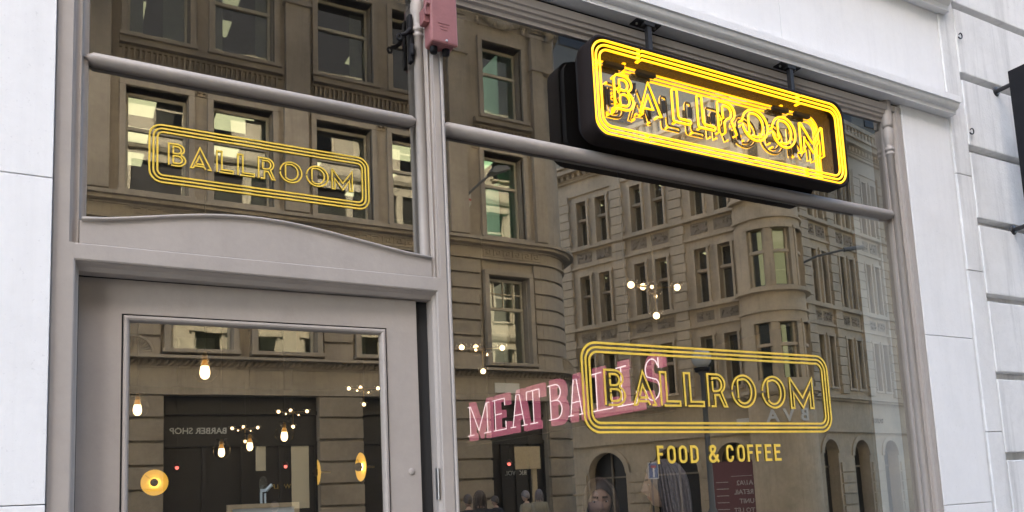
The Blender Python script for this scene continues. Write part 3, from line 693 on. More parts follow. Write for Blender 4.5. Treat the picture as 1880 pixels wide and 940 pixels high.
# --- string courses, bands, cornices running round the corner
def moulding(name, steps, mat='stone'):
    b = MB(V)
    for d, za, zb in steps: b.box(X0, X1, FY-d, FY+.2, za, zb); arcwall(b, CX, CY, CR+d, CR-.2, 0, 90, za, zb, 12); b.box(CX+CR-.2, CX+CR+d, CY, CY+14, za, zb)
    return b.build(name, mat, b1)
moulding('cornice', [(.06, 4.72, 4.765), (.32, 4.905, 4.945), (.24, 4.945, 4.98)])
rp = MB(V); rp.box(X0, X1, FY-.08, FY+.2, 4.765, 4.905); arcwall(rp, CX, CY, CR+.08, CR-.2, 0, 90, 4.765, 4.905, 12)
x = -1.0
while x < X1-.05: rp.tube([(x, FY-.10, 4.772), (x+.075, FY-.125, 4.835), (x+.11, FY-.10, 4.90)], .038, 5); x += .135
a = 3
while a < 88: 
    P = lambda q, r: (CX+r*math.sin(R(q)), CY-r*math.cos(R(q))); p = P(a, CR+.11); q = P(a+3.5, CR+.11); rp.tube([(p[0], p[1], 4.772), (q[0], q[1], 4.90)], .038, 5); a += 5.6
rp.build('rope_moulding', 'stonedark', b1)
moulding('string_course', [(.05, 7.98, 8.03), (.04, 8.30, 8.34), (.24, 8.34, 8.42), (.34, 8.42, 8.50)])
moulding('sill_band', [(.06, 8.50, 8.60)])
# Greek key panels, raised strips
def key(x0, x1):
    b = MB(V); u = .30; k = int((x1-x0)/u); u = (x1-x0)/k; z0, z1, t, d = 8.055, 8.275, .028, .035
    for i in range(k):
        x = x0+u*i
        for (xa, xb, za, zb) in ((0, u, z0, z0+t), (.02, .02+t, z0+t, z1), (.02+t, u*.78, z1-t, z1), (u*.78-t, u*.78, z0+.085, z1-t), (u*.40, u*.78-t, z0+.085, z0+.085+t), (u*.40, u*.40+t, z0+.085+t, z1-.07)):
            b.box(x+xa, x+xb, FY-d, FY+.01, za, zb)
    b.box(x0-.05, x1+.05, FY-.0345, FY+.01, 8.28, 8.298); return b.build('greek_key_band', 'stone', b1)
for a, c in ((1.3, 4.3), (5.55, 8.6), (9.95, 11.75), (-2.9, .0)): key(a, c)
b = MB(V)
for k in range(5): aa = 52+k*8; arcwall(b, CX, CY, CR+.035, CR-.01, aa, aa+5, 8.06, 8.27, 2)
b.build('greek_key_band', 'stone', b1)
# pilasters on the upper storeys
for xa, xb in ((-4.02, -3.5), (.30, .86), (4.64, 5.22), (8.98, 9.52), (11.62, 11.98)):
    b = MB(V); b.box(xa, xb, FY-.17, FY+.05, 8.60, 13.35); b.box(xa-.05, xb+.05, FY-.23, FY+.05, 13.35, 13.43); b.box(xa, xb, FY-.17, FY+.05, 13.43, 14.35); b.box(xa-.06, xb+.06, FY-.16, FY+.05, 14.35, 14.45); b.box(xa-.1, xb+.1, FY-.34, FY+.05, 14.78, 14.95)
    p = b.build('pilaster', 'stone', b1, bevel=.008)
    b = MB(V)
    for xc, sg in ((xa+.04, 1), (xb-.04, -1)):
        b.tube([(xc+sg*(.02+.0-.115*(1-t/26)*math.cos(t*.55)), FY-.20, 14.62+.115*(1-t/26)*math.sin(t*.55)) for t in range(25)], .026, 6)
    b.box(xa, xb, FY-.17, FY, 14.5, 14.78); b.build('capital_scroll', 'stone', p)
# fluted bands between the pilasters, below the third-floor windows
for xa, xb in ((-2.95, .28), (1.02, 4.56), (5.30, 8.90), (9.75, 11.55)):
    b = MB(V); b.box(xa, xb, FY-.03, FY+.05, 11.10, 11.16); b.box(xa, xb, FY-.05, FY+.05, 11.44, 11.50); b.box(xa, xb, FY-.14, FY+.05, 11.58, 11.66); b.box(xa, xb, FY-.20, FY+.05, 11.50, 11.58)
    x = xa+.05
    while x < xb-.05: b.prism([(x, 11.165), (x+.05, 11.165), (x+.06, 11.435), (x+.01, 11.435)], FY-.09, FY+.01, 'y'); x += .115
    b.build('fluted_band', 'stonedark', b1)
# top entablature
moulding('cornice', [(.10, 14.95, 15.1), (.16, 15.1, 15.3), (.10, 18.9, 19.1), (.55, 19.3, 19.6), (.65, 19.6, 19.75)])
moulding('parapet', [(.02, 19.75, 21.0)])
# windows: stone surround, sash frame, two panes
def window_b1(x0, x1, z0, z1, kind, first={}):
    wd, ht = x1-x0, z1-z0; zt = z0+ht*.655
    b = MB(V)
    t_ = .13
    for a, c, za, zb in ((x0-t_, x0, z0-.02, z1), (x1, x1+t_, z0-.02, z1), (x0-t_, x1+t_, z1, z1+t_)): b.box(a, c, FY-.10, FY+.3, za, zb)
    b.box(x0-t_-.03, x1+t_+.03, FY-.20, FY+.2, z0-.11, z0-.0205)
    b.box(x0-.06, x0+.015, FY+.08, FY+.3, z0, z1); b.box(x1-.015, x1+.06, FY+.08, FY+.3, z0, z1)
    o = b.build('window', 'stone', b1, bevel=.01)
    f = MB(V); e = .075
    for a, c, za, zb in ((x0+.016, x0+e, z0, z1), (x1-e, x1-.016, z0, z1), (x0+e, x1-e, z1-e, z1), (x0+e, x1-e, z0, z0+e)): f.box(a, c, FY+.32, FY+.39, za, zb)
    f.box(x0+.016, x1-.016, FY+.305, FY+.39, zt-.05, zt+.03)
    if kind == 'bars':
        for q in (.25, .5, .75): xx = x0+wd*q; f.box(xx-.018, xx+.018, FY+.325, FY+.385, zt+.03, z1-e)
        zm = (zt+z1)/2; f.box(x0+e, x1-e, FY+.327, FY+.383, zm-.018, zm+.018)
    f.build('sash_frame', 'sash', o)
    g = MB(V); tl = random.uniform(-.006, .006); tv = random.uniform(-.006, .004)
    pm = 'panegreen' if kind == 'green' else 'pane'
    g.add([(x0+.03, FY+.365-tl, z0+.04), (x1-.03, FY+.365+tl, z0+.04), (x1-.03, FY+.365+tl+tv, zt), (x0+.03, FY+.365-tl+tv, zt)], [(0, 1, 2, 3)]); g.build('pane', pm, o)
    g = MB(V); g.add([(x0+.03, FY+.345+tl, zt), (x1-.03, FY+.345-tl, zt), (x1-.03, FY+.345-tl-tv, z1-.04), (x0+.03, FY+.345+tl-tv, z1-.04)], [(0, 1, 2, 3)]); g.build('pane', pm, o)
    return o
for x0, x1 in wins:
    for ri, (z0, z1) in enumerate(rows):
        window_b1(x0, x1, z0, z1, 'bars' if (ri == 0 and x0 > 9) else 'green' if (x0 > 9 and ri in (1, 2)) else 'plain')
# offices behind: ceilings with lit panels, floor slabs, back wall
b = MB(V)
for z in (4.9, 8.35, 11.55, 15.3, 19.0): b.box(X0, CX, FY+.46, FY+6, z-.3, z)
b.box(X0, CX, FY+6, FY+6.2, 4.5, 19); b.box(X0-.2, X0, FY+.46, FY+6, 0, 19)
for x in (.2, 4.9, 9.2): b.box(x, x+.2, FY+.46, FY+6, 4.5, 19)
b.build('office_floors', 'office', b1)
b = MB(V)
for z in (8.04, 11.24, 14.99):
    x = -8.0
    while x < 11.2:
        for y in (.9, 2.5, 4.1):
            if random.random() < .8: b.box(x, x+.9, FY+y, FY+y+.9, z-.012, z-.002)
        x += 2.25
b.build('ceiling_panel', 'officelight', b1, kind='stuff')
b = MB(V)   # blinds, desks and partitions behind some panes
for x0, x1 in wins:
    for z0, z1 in rows[:3]:
        q = random.random()
        if q < .45: b.box(x1-(x1-x0)*random.uniform(.15, .4), x1, FY+.62, FY+.66, z0, z1)
        if q < .3: b.box(x0, x0+(x1-x0)*random.uniform(.15, .35), FY+.6, FY+.64, z0, z1)
        if q > .75: b.box(x0, x1, FY+.5, FY+.53, z1-(z1-z0)*.34, z1)
        if q > .4: b.box(x0+.2, x1-.3, FY+.9, FY+1.3, z0, z0+random.uniform(.3, .7))
b.build('blinds_and_desks', 'sash', b1, kind='stuff')
# swags and shells
def swag(xa, xb, z, y):
    b = MB(V); N = 26
    for i in range(N+1):
        t_ = i/N; x = xa+(xb-xa)*t_; zz = z-.22*math.sin(PI*t_)+random.uniform(-.03, .03)
        b.ball((x, y-random.uniform(.04, .12), zz), random.uniform(.05, .095)*(1.25 if .15 < t_ < .85 else .9), 5)
    for x in (xa, xb):
        for k in range(5): b.ball((x+random.uniform(-.06, .06), y-.07, z-.07*k), .06, 5)
    b.build('swag', 'stone', b1)
swag(10.0, 11.4, 14.72, FY); swag(7.45, 8.7, 14.72, FY); swag(5.5, 6.8, 14.72, FY); swag(1.2, 2.5, 14.72, FY); swag(3.0, 4.4, 14.72, FY)
def shell(xc, yf, zc, r):
    b = MB(V)
    for i in range(15):
        a = R(6+12*i); b.tube([(xc+.07*math.cos(a), yf-.03, zc+.07*math.sin(a)), (xc+r*.9*math.cos(a), yf-.06, zc+r*.9*math.sin(a))], .03, 5, rs=[.012, .036])
    b.tube([(xc+r*math.cos(R(k)), yf-.05, zc+r*math.sin(R(k))) for k in range(0, 181, 12)], .035, 6); b.box(xc-r-.05, xc+r+.05, yf-.09, yf+.05, zc-.06, zc); b.build('shell_ornament', 'stone', b1)
shell(.46, FY+.04, 5.05, .36); shell(12.45, FY+.29, 5.05, .36)
b = MB(V)   # big scroll bracket at the corner
b.tube([(12.15+.0, FY-.25-.18*math.cos(R(k)), 14.55+.2*math.sin(R(k))) for k in range(-90, 200, 20)], .12, 8); b.box(11.95, 12.4, FY-.3, FY+.3, 14.7, 14.95); b.box(11.98, 12.36, FY-.12, FY+.3, 13.4, 14.5); b.build('scroll_bracket', 'stone', b1, bevel=.02)
# shop fronts in the ground floor
for a, c in shops:
    s_ = MB(V).box(a, c, FY+.30, FY+.36, 0, 4.14).build('shopfront_panel', 'shopdark', b1)
    b = MB(V)
    for k in range(5): xx = a+(c-a)*k/4; b.box(xx-.05, xx+.05, FY+.24, FY+.2995, 0, 3.0)
    b.box(a, c, FY+.22, FY+.2994, 3.0, 3.1); b.box(a, c, FY+.20, FY+.2993, 3.72, 3.8); b.box(a, c, FY+.24, FY+.2992, .5, .58); b.build('shopfront_frame', 'shopdark', s_)
def far_text(name, label, body, size, xr, z, y, mat, bold=.0):
    """lettering on a far front: reads normally from the street, so it runs towards -x"""
    o = text_mb(body, size, lambda x, zz, d: (xr-x, -y+d, z+zz), .02, None, bold).build(name, mat, None, loc=(xr, -y, z)); tag(o, label, 'shop sign'); return o
far_text('barber_shop_sign', 'grey BARBER SHOP lettering on the dark shop front across the street', 'BARBER SHOP', .19, 2.38, 3.30, FY+.285, 'letter_grey', .003)
far_text('small_gold_sign', 'small dim gold lettering low on the dark shop front across the street', 'RICWOLF', .15, 4.02, 2.02, FY+.28, 'brass')
far_text('small_grey_sign', 'small dim grey lettering low in the dark doorway across the street', 'RICWOLF', .17, 11.15, 2.16, FY+.28, 'letter_grey')
for xa, xb, za, zb in ((3.0, 3.22, 2.44, 3.04), (3.8, 4.2, 1.55, 3.02)):
    o = MB(V).box(xa, xb, FY+.255, FY+.285, za, zb).build('shop_poster', 'cream', None, loc=(xa, -FY-.27, za)); tag(o, 'tall narrow cream poster in the barber window' if xa < 3.5 else 'wide mottled cream poster beside the pier of the barber window', 'poster', 'posters across the street')
nbd = thing('notice_board', 'square weathered board on a post before the dark doorway across the street', 'notice board', (10.9, -15.4, 0))
MB(V).box(10.3, 11.05, 15.36, 15.40, 2.28, 2.86).build('board', 'oak', nbd); MB(V).box(10.82, 10.95, 15.405, 15.47, 0, 2.7).build('leg', 'oak', nbd)
wl = thing('wall_lamp', 'dark street lantern on a wall arm with a red cross shield, across the street', 'wall lamp', (9.5, -15.9, 9.6))
MB(V).tube([(9.45, FY-.02, 9.62), (9.75, FY-.45, 9.95), (9.95, FY-.75, 10.12)], .035, 7).build('arm', 'lampblack', wl)
b = MB(V); b.prism([(9.78, 10.05), (9.90, 10.22), (10.28, 10.30), (10.36, 10.22), (9.95, 10.05)], FY-1.0, FY-.72, 'y'); b.build('lantern', 'lampblack', wl, bevel=.02)
sh = MB(V).prism([(9.36, 9.75), (9.36, 9.45), (9.50, 9.27), (9.64, 9.45), (9.64, 9.75)], FY-.06, FY-.03, 'y').build('shield', 'letter_grey', wl)
b = MB(V); b.box(9.36, 9.64, FY-.066, FY-.0605, 9.55, 9.60); b.box(9.475, 9.525, FY-.068, FY-.0608, 9.3, 9.75); b.build('cross', 'signred', sh)
np_ = MB(V).box(10.12, 10.86, FY-.06, FY-.031, 4.34, 4.60).build('street_nameplate', 'signwhite', None, loc=(10.5, -FY+.05, 4.4)); tag(np_, 'white street nameplate on the stone fascia across the street', 'nameplate')

# ---- corner building beyond the side street, same mirror measure
K = Vector((25.3, 20.4, 0)); DL = Vector((-.375, .927, 0)); DR = Vector((.982, .19, 0))
NL_ = Vector((-.927, -.375, 0)); NR_ = Vector((.19, -.982, 0))     # outward normals
def TL(s_, d, z): p = K+DL*s_-NL_*d; return (p.x, -p.y, z)          # d into the wall
def TR(s_, d, z): p = K+DR*s_-NR_*d; return (p.x, -p.y, z)
b2 = thing('corner_building', 'buff stone corner building with paired windows and quoined piers beyond the side street, reflected', 'building', (26, -21, 0))
storeys = [(5.75, 8.0), (9.5, 11.87), (13.4, 15.58)]
def side(T, wl, piers, smax, arches, top):
    holes = [(a, c, z0, z1) for a, c in wl for z0, z1 in storeys]
    b = MB(T); wall_cells(b, .8, smax, 5.3, top, 0, .4, holes); b.build('wall', 'stone2', b2)
    b = MB(T)
    for z0, z1, d in ((3.72, 3.86, .14), (5.1, 5.2, .14), (5.2, 5.34, .28), (8.45, 8.55, .10), (9.25, 9.4, .20), (12.3, 12.4, .10), (13.16, 13.3, .20), (15.95, 16.05, .08), (16.05, 16.4, .03), (16.7, 16.8, .12)):
        b.box(.8, smax, -d, .1, z0, z1)
    k = .9
    while k < smax: b.box(k, k+.14, -.30, .05, 16.84, 17.05); k += .32
    b.box(.8, smax, -.20, .1, 16.8, 16.84); b.box(.8, smax, -.5, .2, 17.05, 17.3); b.box(.8, smax, -.6, .2, 17.3, 17.42)
    b.build('cornice', 'stone2', b2)
    b = MB(T); k = .9; b.box(.8, smax, -.02, .25, 17.42, 17.6); b.box(.8, smax, -.02, .25, 18.3, 18.5)
    while k < smax: b.box(k, k+.16, .02, .2, 17.6, 18.3); k += .34
    b.build('balustrade', 'stone2', b2)
    # quoined piers, block by block
    for pc in piers:
        o = None; zz = 5.45; i = 0
        while zz < 15.8:
            wv = .34 if i % 2 else .29
            if o is None or i == 1:
                q = MB(T).box(pc-wv, pc+wv, -.14, .02, 5.45, 5.85).build('quoin_block', 'stone2', b2, bevel=.02)
                if i == 0: o = qa = q
                else: qb = q; q.location.z += zz-5.45
            else: clone(qa if i % 2 == 0 else qb, b2).location.z = zz-5.45
            zz += .425; i += 1
    # decorative plaques
    pl = MB(T)
    for a, c in wl:
        for z0, z1 in ((8.68, 9.1), (12.55, 13.05)):
            pl.box(a-.12, c+.12, -.02, .02, z0, z1)
            for _ in range(14): x = random.uniform(a-.08, c+.08); z = random.uniform(z0+.06, z1-.06); pl.ball((x, -.025, z), random.uniform(.03, .07), 4)
    pl.build('carved_plaque', 'stonedark', b2, kind='stuff')
    # windows
    f = None
    for a, c in wl:
        for z0, z1 in storeys:
            zt = z0+(z1-z0)*.60; fb = MB(T); e = .07
            for xa, xb, za, zb in ((a-.1, a, z0-.02, z1), (c, c+.1, z0-.02, z1), (a-.16, c+.16, z1, z1+.12), (a-.16, c+.16, z0-.12, z0-.021)): fb.box(xa, xb, -.11, .1, za, zb)
            fb.box(a, c, .10, .4, zt-.06, zt+.06)
            o = fb.build('window', 'stone2', b2)
            fb = MB(T)
            for xa, xb in ((a, a+.05), (c-.05, c)): fb.box(xa, xb, .32, .38, z0, z1)
            fb.box(a+.05, c-.05, .32, .38, z0, z0+.05); fb.box(a+.05, c-.05, .32, .38, z1-.05, z1); fb.build('sash_frame', 'sash', o)
            g = MB(T); tl = random.uniform(-.008, .008); g.add([(a, .36-tl, z0), (c, .36+tl, z0), (c, .36+tl, z1), (a, .36-tl, z1)], [(0, 1, 2, 3)]); g.build('pane', 'pane', o)
    b = MB(T); b.box(.8, smax, 2.6, 2.7, 5, 16); b.build('office_wall', 'office', b2)
    b = MB(T)
    for z in (8.25, 12.1, 15.8): b.box(.8, smax, .42, 2.6, z-.1, z)
    b.build('office_floors', 'office', b2)
    b = MB(T)
    for a, c in wl:
        for z in (8.13, 11.98, 15.68):
            if random.random() < .55: b.box(a-.1, c+.1, 1.0, 1.35, z-.012, z-.002)
    b.build('ceiling_panel', 'officelight', b2, kind='stuff')
    # arched ground storey
    b = MB(T); n = 12
    xs_ = sorted(arches); prev = .8
    for xc, hw in xs_:
        b.box(prev, xc-hw, 0, .5, 0, 4.35); prev = xc+hw
        zs_ = 3.4-hw; P = [(xc+hw*math.cos(R(180-180*i/n)), zs_+hw*math.sin(R(180-180*i/n))) for i in range(n+1)]
        for (xa, za), (xb, zb) in zip(P, P[1:]): b.prism([(xa, za), (xb, zb), (xb, 4.35), (xa, 4.35)], 0, .5, 'y')
    b.box(prev, smax, 0, .5, 0, 4.35); b.box(.8, smax, .01, .5, 4.35, 5.3); b.build('arcade', 'stone2', b2)
    prev = .8
    for xc, hw in xs_+[(smax+1, 1)]:
        if xc-hw-prev > .3:
            q = MB(T).box(prev+.14, xc-hw-.14, -.07, .01, .10, .52).build('stone_course', 'stone2', b2, bevel=.015)
            for i in range(1, 5): clone(q, b2, (0, 0, .47*i))
        prev = xc+hw
    b = MB(T)
    for xc, hw in xs_:
        P = [(xc+(hw+.0)*math.cos(R(k)), 3.4-hw+(hw+.0)*math.sin(R(k))) for k in range(0, 181, 15)]; P2 = [(xc+(hw+.22)*math.cos(R(k)), 3.4-hw+(hw+.22)*math.sin(R(k))) for k in range(0, 181, 15)]
        for i in range(len(P)-1): b.prism([P[i], P[i+1], P2[i+1], P2[i]], -.06, .02, 'y')
    b.build('arch_moulding', 'stone2', b2)
    b = MB(T); b.box(.8, smax, .51, .6, 0, 4.3); b.build('dark_glazing', 'shopdark', b2)
    b = MB(T)
    for xc, hw in xs_: b.box(xc-.04, xc+.04, .44, .505, 0, 3.4); b.box(xc-hw, xc+hw, .44, .504, 2.2, 2.28)
    b.build('arch_frame', 'stonedark', b2)
wl_ = [(1.37+3*k, 1.95+3*k) for k in range(5)] + [(2.47+3*k, 3.03+3*k) for k in range(5)]
side(TL, wl_, [.85]+[3.88+3*k-.1 for k in range(5)], 17, [(2.0, .75), (4.75, 1.15), (8.2, 1.0), (11.4, .95)], 16.8)
wr_ = [(3.62+2.5*k, 4.05+2.5*k) for k in range(4)] + [(4.50+2.5*k, 4.93+2.5*k) for k in range(4)]
side(TR, wr_, [1.15, 3.2, 5.55, 8.05, 10.55], 16, [(3.9, .6), (6.6, .7), (9.4, .7)], 16.8)
# the round turret on the corner
C2 = K + Vector((.50, .30, 0)); TRr = 1.38
def turret(b, d, z0, z1): b.lathe((0, 0, 0), [(TRr+d, z0), (TRr+d, z1)], 40, smooth=True)
def TC(x, y, z): return (C2.x+x, -(C2.y+y), z)
tw = [(-58, -28), (-14, 16), (32, 60)]
def tarc(b, a0, a1, r0, r1, z0, z1, n=6): arcwall(b, C2.x, C2.y, r0, r1, a0, a1, z0, z1, n)
b = MB(V); aa0, aa1 = -110, 70
for za, zb in ((0, 5.75), (8.0, 9.5), (11.87, 13.4), (15.58, 16.8)): tarc(b, aa0, aa1, TRr, TRr-.4, za, zb, 24)
tws = [(-78, -50), (-38, -6), (10, 38)]
for z0, z1 in storeys:
    edges = [aa0]+[v for p in tws for v in p]+[aa1]
    for i in range(0, len(edges), 2): tarc(b, edges[i], edges[i+1], TRr, TRr-.4, z0, z1, 5)
b.build('turret_wall', 'stone2', b2)
b = MB(V)
for z0, z1, d in ((3.72, 3.86, .14), (5.1, 5.2, .14), (5.2, 5.34, .28), (8.45, 8.55, .10), (9.25, 9.4, .22), (12.3, 12.4, .10), (13.16, 13.3, .22), (15.95, 16.05, .08), (16.7, 16.8, .15), (17.0, 17.42, .55)): tarc(b, aa0, aa1, TRr+d, TRr-.3, z0, z1, 24)
b.build('turret_band', 'stone2', b2)
for z0, z1 in storeys:
    for a, c in tws:
        o_ = MB(V)
        for q0, q1 in ((a-4, a), (c, c+4)): tarc(o_, q0, q1, TRr+.04, TRr-.1, z0, z1, 2)
        tarc(o_, a-6, c+6, TRr+.07, TRr-.1, z1, z1+.12, 4); zt = z0+(z1-z0)*.6; tarc(o_, a, c, TRr-.05, TRr-.2, zt-.06, zt+.06, 4)
        for q0, q1 in ((a, a+4), (c-4, c)): tarc(o_, q0, q1, TRr-.14, TRr-.2, z0, z1, 2)
        wq = o_.build('window', 'stone2', b2)
        g = MB(V); am = (a+c)/2; hw = TRr*math.sin(R((c-a)/2)); r_ = (TRr-.17)*math.cos(R((c-a)/2)); ux, uy = math.cos(R(am)), math.sin(R(am)); px_, py_ = C2.x+r_*math.sin(R(am)), C2.y-r_*math.cos(R(am))
        g.add([(px_-ux*hw, py_-uy*hw, z0), (px_+ux*hw, py_+uy*hw, z0), (px_+ux*hw, py_+uy*hw, z1), (px_-ux*hw, py_-uy*hw, z1)], [(0, 1, 2, 3)]); g.build('pane', 'pane', wq)
b = MB(V); tarc(b, -36, -8, TRr-.30, TRr-.31, 9.6, 11.8, 4); tarc(b, -64, -52, TRr-.30, TRr-.31, 9.6, 11.8, 3); tarc(b, -30, -20, TRr-.30, TRr-.31, 5.8, 7.9, 3); b.build('gold_reflection', 'goldreflect', b2)  # added glowing sheets put sunlit gold reflections into the turret windows
b = MB(V); tarc(b, aa0, aa1, TRr-.6, TRr-.7, 5, 16, 12); b.build('office_wall', 'office', b2)
sg = thing('stone_lettering_sign', 'pale BVA letters on the round corner turret fascia, reflected above the arches', 'building sign', TC(0, -TRr, 4.55))
for ch, a in (('B', -8), ('V', -34), ('A', -58)):
    nr = Vector((math.sin(R(a)), math.cos(R(a)), 0)); rt = (-nr).cross(Vector((0, 0, 1))); pc = Vector((C2.x+nr.x*(TRr+.02), -C2.y+nr.y*(TRr+.02), 4.02))
    text_mb(ch, .70, lambda x, z, d: tuple(pc+rt*(x-.2)+nr*(d+.03)+Vector((0, 0, z))), .06, None, .014).build('letter', 'signwhite', sg)
tag(MB(TL).box(.62, 1.72, -.05, -.02, 4.06, 4.34).build('street_nameplate', 'signwhite', None, loc=TL(1.2, -.03, 4.2)), 'white street nameplate beside the BVA letters on the corner building, reflected', 'nameplate')
o = text_mb('HOUSE', .30, lambda x, z, d: TR(8.9-x*1.0, -.03-d, 4.2+z), .04, None, .004).build('carved_name', 'stonedark', b2)
tb = thing('to_let_board', 'maroon letting board with A1/A2 RETAIL UNIT TO LET in pale letters', 'letting board', TL(2.0, -.1, 0))
MB(TL).box(1.0, 2.9, -.16, -.10, .25, 2.62).build('board', 'board', tb)
for i, tx in enumerate(('A1/A2', 'RETAIL', 'UNIT', 'TO LET')):
    text_mb(tx, .27, lambda x, z, d, i=i: TL(1.18+x, -.165-d, 1.62-i*.37+z), .01, None, .004).build('letter_line', 'letter_grey', tb)
b = MB(TL)
for k in range(6): b.box(2.25, 2.78, -.166, -.161, 1.75-k*.28, 1.78-k*.28)
b.box(1.2, 2.1, -.166, -.161, 1.98, 2.0); b.build('rule_line', 'letter_grey', tb)
# taller block far behind
tw_ = thing('tower_block', 'plain brown office tower rising behind the corner building, reflected', 'building', (40, -48, 0))
b = MB(V); b.box(8, 95, 42, 70, 0, 60); b.build('wall', 'tower', tw_)
b = MB(V)
for x in range(10, 94, 4):
    for z in range(4, 58, 4): b.box(x, x+2.2, 41.9, 42.01, z, z+2.3)
b.build('window_grid', 'shopdark', tw_, kind='stuff')
b3 = thing('terrace_building', 'pale stone terrace closing the street beyond the corner building, reflected', 'building', (50, -24, 0))
b = MB(V); b.prism([(41.2, 23.4), (75, 30), (75, 40), (41.2, 40)], 0, 19, 'z'); b.build('wall', 'stone2', b3)

# street lamp, parking sign and pedestrians on the far pavement
sl = thing('street_lamp', 'tall grey street lamp with a round globe on the pavement, reflected', 'street lamp', (16.7, -15.2, 0))
MB(V).lathe((16.72, 15.2, 0), [(.14, 0), (.14, .9), (.09, 1.0), (.075, 4.9), (.12, 4.95), (.14, 5.05), (0, 5.05)], 14).build('post', 'lampblack', sl)
MB(V).ball((16.72, 15.2, 5.42), .30, 12).build('globe', 'opal', sl)
MB(V).lathe((16.72, 15.2, 5.0), [(.0, 0), (.20, 0), (.24, .12), (.0, .12)], 14).build('collar', 'black', sl)
ps = thing('dead_end_sign', 'blue square road sign with a white T and red bar on a post, reflected', 'road sign', (16.7, -17.8, 0))
MB(V).tube([(16.62, 17.78, 0), (16.62, 17.78, 2.5)], .03, 8).build('post', 'lampblack', ps)
f = MB(V).box(16.45, 16.86, 17.72, 17.735, 1.94, 2.46).build('plate', 'signwhite', ps)
MB(V).box(16.48, 16.83, 17.712, 17.7195, 1.97, 2.43).build('field', 'signblue', f); MB(V).box(16.63, 16.69, 17.704, 17.7115, 1.99, 2.28).build('stem', 'signwhite', f); MB(V).box(16.56, 16.76, 17.704, 17.7115, 2.285, 2.37).build('bar', 'signred', f)
la = thing('street_light_arm', 'slender street light arm fixed to the corner building, reflected', 'street light', TR(2.2, -.4, 11.0))
MB().tube([TR(2.0, -.05, 10.7), TR(2.6, -.9, 11.1), TR(3.6, -1.7, 11.35)], .05, 7).build('arm', 'lampblack', la)
MB().tube([TR(3.5, -1.65, 11.33), TR(4.3, -2.1, 11.45)], .09, 7).build('lantern', 'lampblack', la)

# ================================================================== INSIDE THE SHOP
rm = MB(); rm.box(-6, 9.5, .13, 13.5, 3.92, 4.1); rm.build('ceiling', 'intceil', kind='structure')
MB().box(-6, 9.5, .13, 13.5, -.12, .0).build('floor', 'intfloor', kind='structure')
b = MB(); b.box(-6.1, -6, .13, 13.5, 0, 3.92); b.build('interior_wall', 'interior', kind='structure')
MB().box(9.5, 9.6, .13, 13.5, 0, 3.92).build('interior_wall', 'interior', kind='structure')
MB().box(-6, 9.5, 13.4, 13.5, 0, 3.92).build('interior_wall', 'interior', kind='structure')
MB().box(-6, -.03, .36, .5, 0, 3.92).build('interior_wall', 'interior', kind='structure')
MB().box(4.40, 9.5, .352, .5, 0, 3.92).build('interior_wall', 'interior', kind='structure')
tag(MB().box(4.262, 4.391, .122, .315, .6, 3.80).build('window_reveal', 'reveal', None, loc=(4.3, .2, .6)), 'pale painted window reveal inside the right edge of the display window', 'window reveal')
tag(MB().box(4.235, 4.2615, .30, .33, .6, 3.80).build('reveal_trim', 'shadetrim', None, loc=(4.25, .31, .6)), 'dark vertical trim at the back edge of the pale window reveal', 'trim')

# filament pendants
def pendant(p, label, globe=.085):
    t_ = thing('pendant_lamp', label, 'pendant lamp', p, 'filament pendants inside the shop')
    x, y, z = p
    prof = [(.0, -.075), (.014, -.073), (.026, -.06), (.032, -.04), (.031, -.02), (.024, .01), (.016, .035), (.0135, .05)]
    MB().lathe(p, prof[:6], 14).build('bulb', 'bulb', t_)
    MB().lathe(p, prof[5:], 14).build('bulb_neck', 'bulbneck', t_)
    MB().lathe(p, [(.0145, .05), (.0165, .052), (.0165, .085), (.011, .09), (.011, .105), (0, .105)], 12).build('lamp_holder', 'brass', t_)
    MB().tube([(x, y, z+.105), (x, y, 3.92)], .003, 6).build('cord', 'rubber', t_)
    if globe:
        MB().lathe((x, y, z-.01), [(0, -globe), (globe*.5, -globe*.9), (globe*.87, -globe*.55), (globe*1.05, -.0), (globe*.87, globe*.6), (globe*.5, globe*1.1), (.03, globe*1.25)], 18).build('glass_shade', 'clear', t_)
        MB().lathe((x, y, z+.10), [(.012, .012), (.05, .008), (.055, 0), (.012, 0)], 16).build('cap_disc', 'black', t_)
pendant((.820, 2.58, 2.51), 'largest filament pendant bulb, highest behind the door glass')
pendant((.540, 4.03, 2.43), 'filament pendant bulb at the left edge of the door glass')
pendant((1.73, 5.74, 2.26), 'filament pendant between the two low ones, under the small chandelier')
pendant((1.42, 5.55, 2.19), 'lowest filament pendant bulb behind the door glass')
pendant((1.82, 4.65, 2.27), 'filament pendant nearest the middle of the door glass at right')
# bubble chandeliers
def chandelier(p, k, label):
    t_ = thing('chandelier', label, 'chandelier', p, 'glass bubble chandeliers inside the shop')
    x, y, z = p
    MB().tube([(x, y, z), (x, y, 3.92)], .006*k, 6).build('stem', 'blackmetal', t_)
    MB().ball((x, y, z), .03*k, 8).build('hub', 'brass', t_)
    arms = [(-.25, .02, .01), (.0, .16, .05), (.25, -.02, .02), (-.17, -.17, -.05), (.14, .16, -.03), (.0, .0, -.26)]
    for i, (dx, dy, dz) in enumerate(arms):
        q = (x+dx*k, y+dy*k, z+dz*k)
        a_ = MB().tube([(x, y, z), q], .008*k, 6).build('arm', 'brass', t_)
        lit = i in (0, 1, 2, 5)
        MB().ball(q, (.031 if lit else .016)*k, 8).build('bulb', 'bulb', a_)
        MB().ball(q, .068*k, 10).build('glass_bubble', 'clear', a_)
        b = MB()
        for ang in range(0, 360, 60): b.ball((q[0]+.062*k*math.cos(R(ang)), q[1]+.062*k*math.sin(R(ang)), q[2]+.03*k), .007*k, 5)
        b.build('crystal_drop', 'tubeglass', a_)
